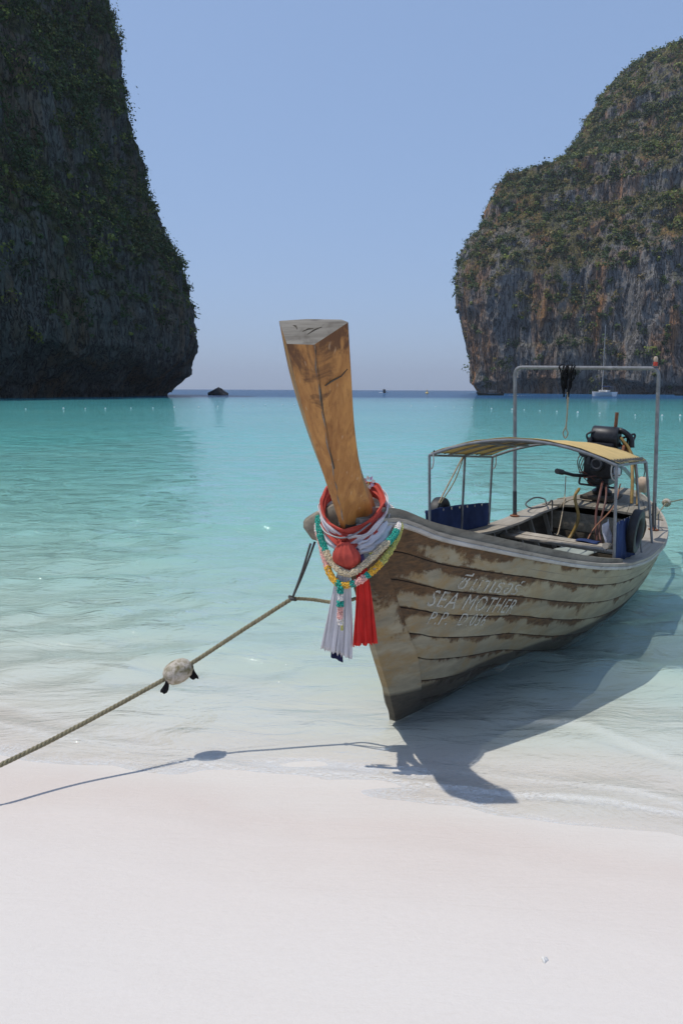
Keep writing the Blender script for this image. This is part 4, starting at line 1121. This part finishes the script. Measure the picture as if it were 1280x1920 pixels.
def tail(top, bot_l, bot_r, topw, mat, name, folds, amp, parent, depth=.0, n=40, m=22, ragged=.0, seed=0):
    V = []; rnd = random.Random(seed); top, bl, br = Vector(top), Vector(bot_l), Vector(bot_r)
    d = (br - bl); dn = Vector((d.y, -d.x, 0)).normalized(); rg = [rnd.uniform(-1, 1) * ragged for _ in range(n)]
    for j in range(m):
        t = j / (m - 1)
        for i in range(n):
            a = i / (n - 1); e = t ** .75
            p = (top + d.normalized() * topw * (a - .5)).lerp(bl.lerp(br, a), t) if False else (top + d.normalized() * topw * (a - .5)) * (1 - e) + bl.lerp(br, a) * e
            p = Vector((p.x, p.y, top.z + (bl.lerp(br, a).z - top.z) * t))
            aw = a + .05 * math.sin(8.5 * a + seed) + .03 * math.sin(19 * a + 2.2 * t + seed); ph = folds * 6.283 * aw
            p += dn * amp * (.35 + .65 * t) * (math.sin(ph + .6 * math.sin(3 * t)) + .35 * math.sin(2.3 * ph + 1.7 * t + seed))
            p += d.normalized() * amp * (.5 * math.sin(ph * .5 + 2 * t) + .9 * t * math.sin(2.6 * t + seed)) + dn * amp * .8 * math.sin(3.1 * t + 2 * a + seed) * t
            if j == m - 1: p.z += rg[i]
            V.append(p)
    o = MB().add(V, grid_faces(m, n)).build(name, mat, parent, sharp=0); md = o.modifiers.new('thickness', 'SOLIDIFY'); md.thickness = .003
    return o
red_path = [(.01, 4.53, 1.349), (.109, 4.56, 1.369), (.205, 4.63, 1.427), (.265, 4.78, 1.501), (.239, 4.92, 1.564), (.168, 4.99, 1.582), (.05, 5.0, 1.563), (-.067, 4.95, 1.559), (-.118, 4.85, 1.512), (-.122, 4.72, 1.443), (-.071, 4.60, 1.387)]
white_path = [(.01, 4.55, 1.315), (.087, 4.55, 1.318), (.172, 4.59, 1.353), (.245, 4.68, 1.406), (.285, 4.83, 1.467), (.261, 4.95, 1.520), (.169, 5.02, 1.540), (.0, 5.02, 1.525), (-.119, 4.88, 1.484), (-.132, 4.74, 1.433), (-.078, 4.61, 1.358)]
rs = tag(empty('red_scarf', (0, 0, 0)), 'red sash wrapped round the prow, knotted in front with a hanging tail', 'sash')
band(red_path, .10, 7, M['coral'], 'collar', rs, seed=3, closed=True, flat=.22)
band([(-.02, 4.515, 1.352), (.012, 4.50, 1.335), (.045, 4.515, 1.352)], .05, 4, M['coral'], 'knot', rs, seed=5)
V = []; nb_, mb_ = 48, 16      # bunched bulb of cloth under the knot
for j in range(mb_):
    t = j / (mb_ - 1); rr = .022 + .058 * math.sin(math.pi * min(t * 1.08, 1)) ** .8 * (.55 + .75 * t); zc = 1.335 - .165 * t
    for i in range(nb_):
        a = 2 * math.pi * i / nb_; q = rr * (1 + .09 * math.sin(11 * a + 2 * t) + .05 * math.sin(17 * a))
        V.append((.018 + .022 * t + q * math.cos(a), 4.505 + q * .75 * math.sin(a), zc))
MB().add(V, list(grid_faces(mb_, nb_, True)) + [[(mb_ - 1) * nb_ + k for k in range(nb_)]]).build('bunched_bulb', M['coral'], rs, sharp=0)
tail((.115, 4.50, 1.19), (.076, 4.475, .722), (.222, 4.545, .718), .07, M['red'], 'tail', 5.5, .011, rs, ragged=.006, seed=2)
wsash = tag(empty('white_scarf', (0, 0, 0)), 'white sash under the red one, with a long pleated tail hanging from the prow', 'sash')
band(white_path, .10, 5, M['white'], 'collar', wsash, seed=8, closed=True, flat=.14)
V = []; A = spline(white_path[1:6], 8); B = spline([(.10, 4.545, 1.25), (.195, 4.575, 1.27), (.285, 4.68, 1.305), (.315, 4.83, 1.35), (.30, 4.95, 1.40)], 8)
for i, (a, b) in enumerate(zip(A, B)):
    for j in range(21):
        t = j / 20; p = a + (b - a) * t; fo = .007 * math.sin(t * 16 + .35 * i) + .004 * math.sin(t * 27 - .2 * i); V.append((p[0] + .004 * math.sin(t * 3.1) + fo, p[1] - .005 * math.sin(t * 3.1) - fo, p[2] + .004 * math.sin(i * .9)))
o = MB().add(V, grid_faces(len(A), 21)).build('draped_fold', M['white'], wsash, sharp=0); md = o.modifiers.new('thickness', 'SOLIDIFY'); md.thickness = .004
tail((.015, 4.515, 1.18), (-.118, 4.50, .70), (.070, 4.47, .640), .06, M['white'], 'tail', 6.5, .012, wsash, ragged=.010, seed=7)
tail((-.012, 4.535, .80), (-.064, 4.53, .64), (.012, 4.51, .612), .06, M['navy'], 'navy_cloth', 1.5, .006, None, m=10, n=16, seed=4)
o = bpy.data.objects['navy_cloth']; tag(o, 'navy blue cloth end peeping out below the white tail', 'cloth')
# striped cloth tucked under the collar, each stripe a strip of its own
sc_ = tag(empty('striped_cloth', (0, 0, 0)), 'grey, lime and blue striped cloth tucked under the sashes on the near side', 'cloth')
tA, tB = np.array((.085, 4.555, 1.285)), np.array((.262, 4.70, 1.385)); bA, bB = np.array((.125, 4.565, 1.18)), np.array((.245, 4.65, 1.255))
stripe = {'navy': simple('violet_stripe_cloth', (.10, .08, .22), .85), 'grey': simple('grey_stripe_cloth', (.22, .27, .31), .85), 'lime': simple('lime_stripe_cloth', (.46, .47, .09), .85), 'sky': simple('sky_stripe_cloth', (.20, .40, .52), .85), 'pale': simple('pale_stripe_cloth', (.66, .68, .70), .85)}
for k, (a, b, c) in enumerate(((0, .14, 'navy'), (.14, .36, 'grey'), (.36, .54, 'lime'), (.54, .64, 'grey'), (.64, .88, 'sky'), (.88, 1., 'pale'))):
    V = []
    for t in np.linspace(a, b, 5):
        for w in np.linspace(0, 1, 5):
            p = (tA + (tB - tA) * t) * (1 - w) + (bA + (bB - bA) * t) * w
            V.append(tuple(p + np.array((.3, -.8, 0)) * .008 * math.sin(t * 9)))
    o = MB().add(V, grid_faces(5, 5)).build('stripe', stripe[c], sc_, sharp=0); md = o.modifiers.new('thickness', 'SOLIDIFY'); md.thickness = .004

def ico_pts():
    bm = bmesh.new(); bmesh.ops.create_icosphere(bm, subdivisions=1, radius=1.0)
    V = np.array([v.co[:] for v in bm.verts]); F = np.array([[v.index for v in f.verts] for f in bm.faces]); bm.free(); return V, F
IV, IF = ico_pts()
def beads(path, R0, mat, name, parent, step=.0105, rb=.0068, seed=0):
    Q = np.array(path); L = np.concatenate([[0], np.cumsum(np.linalg.norm(np.diff(Q, axis=0), axis=1))]); r = random.Random(seed)
    Vs, Fs, o = [], [], 0; d = 0.; row = 0
    while d < L[-1]:
        p = Vector([np.interp(d, L, Q[:, k]) for k in range(3)]); p2 = Vector([np.interp(min(d + .004, L[-1] + .004), L, Q[:, k]) for k in range(3)])
        t = p2 - p if (p2 - p).length > 1e-6 else Vector(Q[-1] - Q[-2]); t.normalize()
        u = t.orthogonal().normalized(); v = t.cross(u); nb = max(5, int(R0 * 2 * 3.14 / (rb * 1.7)))
        for k in range(nb):
            a = 6.283 * (k + .5 * (row % 2)) / nb + r.uniform(-.15, .15); rr = R0 * r.uniform(.8, 1.12)
            c = p + (u * math.cos(a) + v * math.sin(a)) * rr; sc = rb * r.uniform(.75, 1.3)
            Vs.append(IV * np.array([sc, sc, sc * r.uniform(.7, 1.3)]) + np.array(c)); Fs.append(IF + o); o += len(IV)
        d += step; row += 1
    me = mesh_np(name, np.concatenate(Vs), np.concatenate(Fs)); ob = link(name, me, M[mat], parent, smooth=False); ob['kind'] = 'stuff'; return ob
def garland(name, path, segs, R0, label, seed):
    g = tag(empty(name, (0, 0, 0)), label, 'garland', 'garlands on the prow'); Q = spline(path, 14, True); n = len(Q)
    mb = MB().tube([tuple(p) for p in Q], R0 * .8, 8, closed=True); mb.build('garland_cord', M['petal'], g)
    for k, (a, b, m_) in enumerate(segs):
        beads(Q[int(a * n):int(b * n) + 1], R0, m_, m_ + '_petals', g, seed=seed + k)
    return g
g1 = [(.169, 5.02, 1.553), (.0, 5.02, 1.536), (-.130, 4.84, 1.447), (-.128, 4.66, 1.356), (-.102, 4.60, 1.288), (-.065, 4.53, 1.223), (-.008, 4.475, 1.171), (.063, 4.455, 1.164), (.155, 4.48, 1.226), (.243, 4.545, 1.299), (.315, 4.66, 1.349), (.345, 4.8, 1.399), (.315, 4.92, 1.460)]
g2 = [(.169, 5.03, 1.54), (.0, 5.03, 1.52), (-.140, 4.82, 1.42), (-.118, 4.63, 1.298), (-.092, 4.56, 1.21), (-.055, 4.50, 1.128), (.002, 4.46, 1.092), (.078, 4.445, 1.107), (.155, 4.455, 1.155), (.237, 4.52, 1.218), (.318, 4.65, 1.31), (.358, 4.8, 1.383), (.325, 4.93, 1.447)]
garland('flower_garland', g1, [(0, .17, 'petal'), (.17, .345, 'teal'), (.345, .62, 'beige'), (.62, .72, 'beige'), (.72, .80, 'teal'), (.80, .86, 'petal'), (.86, 1., 'petal')], .0155, 'upper garland of teal and beige petals looped round the prow', 20)
ga = garland('flower_garland', g2, [(0, .2, 'petal'), (.2, .34, 'pink'), (.34, .43, 'amber'), (.43, .47, 'teal'), (.47, .52, 'amber'), (.52, .545, 'teal'), (.545, .60, 'pink'), (.60, .625, 'teal'), (.625, .69, 'amber'), (.69, .86, 'lime'), (.86, .89, 'teal'), (.89, 1., 'petal')], .0155, 'lower garland with pink, amber and lime petals and a hanging pendant', 40)
for k, (z0, z1, m_, r_) in enumerate(((1.085, 1.045, 'teal', .014), (1.04, 1.005, 'petal', .010), (.998, .975, 'teal', .018), (.965, .90, 'pink', .013), (.90, .868, 'petal', .012))):
    beads([(-.004, 4.437, z0), (-.005, 4.437, z1)], r_, m_, 'pendant_petals', ga, seed=70 + k)
MB().tube([(.004, 4.435, .93), (.006, 4.435, .83)], [.006, .008], 6).build('pendant_ribbon', M['lime'], ga)
# wire round the collar and the little lilac flower behind the post
tag(MB().tube(spline([(-.125, 4.60, 1.42), (-.086, 4.525, 1.382), (.001, 4.485, 1.362), (.087, 4.525, 1.382), (.17, 4.60, 1.43)], 6), .005, 6).build('binding_wire', M['steel']), 'grey wire twisted across the front of the red collar', 'wire')
fl_ = tag(empty('lilac_flower', (.169, 4.95, 1.63)), 'small lilac flower tucked behind the prow post', 'flower')
for k in range(8):
    a = k * .785 + .2; d = Vector((math.cos(a), .25 * math.sin(a * 2), math.sin(a)))
    mb = MB(); s1 = d * .012; s2 = d * .045; pv_ = Vector((-d.z, 0, d.x)) * .012
    mb.add([s1, (s1 + s2) / 2 + pv_ + Vector((0, -.006, 0)), s2, (s1 + s2) / 2 - pv_ + Vector((0, -.006, 0)), s1 + Vector((0, .006, 0)), s2 + Vector((0, .004, 0))], [(0, 1, 2), (0, 2, 3), (4, 5, 1), (4, 3, 5), (0, 4, 1), (0, 3, 4), (1, 5, 2), (3, 2, 5)])
    mb.build('petal', M['lilac' if k % 2 else 'petal'], fl_)
MB().tube([(0, 0.002, 0), (-.006, .0, -.05), (-.01, .01, -.09)], .004, 6).build('stalk', M['lime'], fl_)

# ------------------------------------------------------------------ out on the bay
fl0 = [(-36, 84), (-33.4, 86), (-30.5, 87.5), (-28.4, 89), (-26, 90.5), (-24.2, 92), (-22, 93), (-20.2, 95), (-17.6, 98), (-15.4, 102), (-13.3, 106), (-11., 111), (-8.6, 113), (-6.2, 113.5), (9.8, 110), (12.4, 106), (14.6, 103), (16.4, 100), (18.2, 97), (19.6, 94.5), (20.9, 92), (22, 89), (23.3, 86), (24.2, 82), (25.2, 78.5), (26.4, 74), (28.6, 73), (30.6, 72.4)]
mesh0 = None
for x, y in fl0:
    if mesh0 is None:
        o = MB().lathe([(.02, -.16), (.11, -.14), (.15, -.06), (.16, .02), (.13, .12), (.06, .16), (.03, .19)], 12).build('swim_line_float', M['whitepaint']); mesh0 = o.data
    else: o = bpy.data.objects.new('swim_line_float', mesh0); COL.objects.link(o)
    o.location = (x + random.uniform(-.5, .5), y + random.uniform(-1.2, 1.2), .02); o.rotation_euler = (random.uniform(-.3, .3), random.uniform(-.3, .3), random.uniform(0, 6))
    k_ = random.uniform(.4, .7); o.scale = (k_, k_, k_)
    tag(o, 'small white float in the line strung across the bay', 'float', 'floats of the line across the bay')

def blob(name, c, sx, sy, sz, mat, label, cat, seed, n=26, m=14, peak=.7):
    V = []
    for j in range(m):
        t = j / (m - 1)
        for i in range(n):
            a = 6.283 * i / n; r0 = (1 - t ** 1.5) ** peak
            q = np.array([[math.cos(a) * 1.7 + seed, math.sin(a) * 1.7, t * 2.4]])
            r0 = r0 * (1 + .28 * float(fbm(q, 3, seed)[0])) + .001
            V.append((c[0] + sx * r0 * math.cos(a) + .12 * sx * t, c[1] + sy * r0 * math.sin(a), -1 + (sz + 1) * t * (1 + .08 * float(vnoise(q * 2, seed + 3)[0]))))
    return tag(MB().add(V, list(grid_faces(m, n, True)) + [[(m - 1) * n + k for k in range(n)]]).build(name, mat, sharp=25), label, cat)
blob('islet_rock', (-47.3, 306, 0), 3.9, 3.0, 2.9, M['rock_islet'], 'small dark rock standing out of the water beside the left headland', 'rock', 5)

def hullform(L, B, H, rake=.15, n=14, sheer=.25):
    V = []
    for i in range(n):
        t = i / (n - 1); x = (t - .5) * L; b = B * .5 * (math.sin(math.pi * min(t * .62 + .38, 1.0)) ** .8 if t > .02 else .9)
        b = max(b * (1 - .0 * t), .03); z = H * (1 + sheer * (2 * t - .8) ** 2)
        V += [(x + rake * L * t * .25, -b, z), (x, -b * .8, H * .3), (x, -b * .4, -.3), (x, b * .4, -.3), (x, b * .8, H * .3), (x + rake * L * t * .25, b, z)]
    return V, list(grid_faces(n, 6)) + [(0, 1, 2, 3, 4, 5), [(n - 1) * 6 + k for k in range(6)][::-1]] + [(i * 6, i * 6 + 5, i * 6 + 11, i * 6 + 6) for i in range(n - 1)]
def person_less(): pass
# white sailing yacht anchored below the right cliff
ya = tag(empty('sailing_yacht', (110.4, 340.7, 0), (0, 0, R(120))), 'white sailing yacht with a tall bare mast anchored under the right cliff', 'yacht'); ya.scale = (1.25, 1.25, 1.25)
V, F = hullform(9.5, 3.2, 1.35, sheer=.12); MB().add(V, F).build('hull', M['whitepaint'], ya)
MB().box((-.4, 0, 1.75), (3.6, 1.9, .62), bevel=.2).build('cabin', M['whitepaint'], ya)
for y in (-.97, .97): MB().box((-.4, y, 1.80), (2.6, .04, .22), bevel=.01).build('cabin_window', M['darksteel'], ya)
MB().tube([(.6, 0, 1.6), (.6, 0, 23.5)], [.17, .11], 8).build('mast', M['rail'], ya)
MB().tube([(.6, 0, 3.1), (-3.6, 0, 3.0)], .07, 8).build('boom', M['steel'], ya)
MB().tube([(.5, 0, 3.32), (-3.4, 0, 3.2)], [.2, .12], 8).build('furled_sail', M['blue'], ya)
for e in ((4.9, 0, 1.6), (-4.6, 0, 1.5)): MB().tube([e, (.6, 0, 23.3)], .018, 5).build('stay', M['steel'], ya)
MB().tube([(.6, -1.0, 12), (.6, 1.0, 12)], .03, 6).build('spreader', M['steel'], ya)
MB().tube(filleted([(-3.9, -1.2, 1.3), (-3.9, -1.2, 3.3), (-3.9, 1.2, 3.3), (-3.9, 1.2, 1.3)], .2), .035, 6).build('stern_arch', M['steel'], ya)
MB().box((-2.9, 0, 2.75), (2.0, 2.0, .06), bevel=.02).build('sun_awning', M['navy'], ya)
# distant longtail boats
def far_longtail(loc, rz, label, sc=1.):
    e = tag(empty('distant_longtail_boat', loc, (0, 0, rz)), label, 'boat', 'distant longtail boats')
    V, F = hullform(11 * sc, 1.8 * sc, .8 * sc, .5, 16, .55); MB().add(V, F).build('hull', M['darkwood'], e)
    MB().box((-.6 * sc, 0, 2.0 * sc), (3.6 * sc, 1.6 * sc, .1), bevel=.03).build('roof', M['whitepaint'], e)
    for x in (-2.2, 1.0):
        for y in (-.7, .7): MB().tube([(x * sc, y * sc, .7 * sc), (x * sc, y * sc, 2.0 * sc)], .04, 6).build('roof_post', M['steel'], e)
    MB().tube([(5.4 * sc, 0, 1.0 * sc), (6.3 * sc, 0, 2.1 * sc)], [.15, .10], 6).build('prow', M['greywood'], e)
    MB().box((-4.6 * sc, 0, 1.4 * sc), (.8, .5, .6), bevel=.08).build('engine', M['engine'], e)
    return e
far_longtail((67, 362, 0), R(172), 'dark distant longtail boat with white roof at the tip of the right cliff')
far_longtail((174.5, 409, 0), R(150), 'distant longtail boat cut by the edge of the picture under the right cliff', .9)
MB_w = MB(); V = []
for i in range(30):
    t = i / 29; V += [(72 + 14 * t, 362 + 1.5 * math.sin(t * 9), .05 + .12 * abs(math.sin(i * 2.2))), (72 + 14 * t, 363.6 + t + math.sin(t * 7), .04 + .1 * abs(math.sin(i * 1.3 + 1)))]
tag(MB_w.add(V, grid_faces(30, 2)).build('wake', M['wake']), 'thin white wake behind the distant longtail boat', 'wake')
# speedboat on the horizon, coming in
sb_ = tag(empty('speedboat', (31.1, 595, .1), (0, 0, R(-98))), 'dark speedboat on the horizon heading in, right of the prow post', 'boat')
V, F = hullform(7, 2.4, 1.2, .3, sheer=.15); MB().add(V, F).build('hull', M['darksteel'], sb_)
MB().box((-.3, 0, 1.9), (2.2, 1.7, 1.2), bevel=.2).build('cabin', M['darksteel'], sb_)
MB().box((-.3, 0, 2.65), (2.8, 2.0, .12), bevel=.04).build('roof', M['darksteel'], sb_)
MB().tube([(-.6, 0, 2.7), (-.6, 0, 3.9)], .06, 6).build('mast', M['steel'], sb_)
for sgn in (-1, 1):
    V = []
    for i in range(16):
        t = i / 15; V += [(3.2 - 4 * t, sgn * (.9 + 2.4 * t), .05), (2.9 - 4 * t, sgn * (1.0 + 2.8 * t), .15 + .55 * math.sin(3.14 * t)), (2.3 - 4 * t, sgn * (1.1 + 3.3 * t), .05)]
    MB().add(V, grid_faces(16, 3)).build('bow_spray', M['wake'], sb_)
yb = tag(empty('marker_buoy', (56.2, 533.4, 0)), 'yellow marker buoy floating far out right of the prow post', 'buoy')
MB().lathe([(.3, -.5), (1.0, -.3), (1.15, .3), (.9, .8), (.3, 1.0)], 16).build('float_body', M['buoy_y'], yb)
MB().lathe([(.25, 1.0), (.2, 1.8), (.35, 1.9), (.35, 2.3), (.1, 2.5)], 12).build('top_mark', M['buoy_y'], yb)

# ------------------------------------------------------------------ shell on the sand
sx_, sy_ = .737, 2.593
gz = float(ground_z(np.array([sx_]), np.array([sy_]))[0])
V = []
for j in range(8):
    t = j / 7
    for i in range(14):
        a = 6.283 * i / 14; q = (.014 * math.cos(t * 1.5) + .0005) * (1 + .25 * math.sin(3 * a + 1) + .1 * math.sin(7 * a))
        V.append((sx_ + q * math.cos(a) * .9, sy_ + q * math.sin(a) * 1.2, gz - .002 + .012 * math.sin(t * 1.57) + .003 * math.sin(a * 2)))
tag(MB().add(V, list(grid_faces(8, 14, True)) + [[7 * 14 + k for k in range(14)]]).build('shell_fragment', M['shell']), 'small white shell fragment alone on the dry sand', 'shell')

# ------------------------------------------------------------------ sea air over the bay
t = NT('sea_air')
vol = t.n('ShaderNodeVolumePrincipled', {'Color': (.86, .91, 1.0, 1), 'Density': .00009, 'Anisotropy': .2})
t.t.links.new(vol, t.out.inputs['Volume'])
MBh = MB().box((0, 7000, 165), (46000, 17000, 390))
hz_o = MBh.build('haze', t.m, smooth=False)
tag(hz_o, 'thin bluish sea haze over the bay', 'haze', kind='stuff')
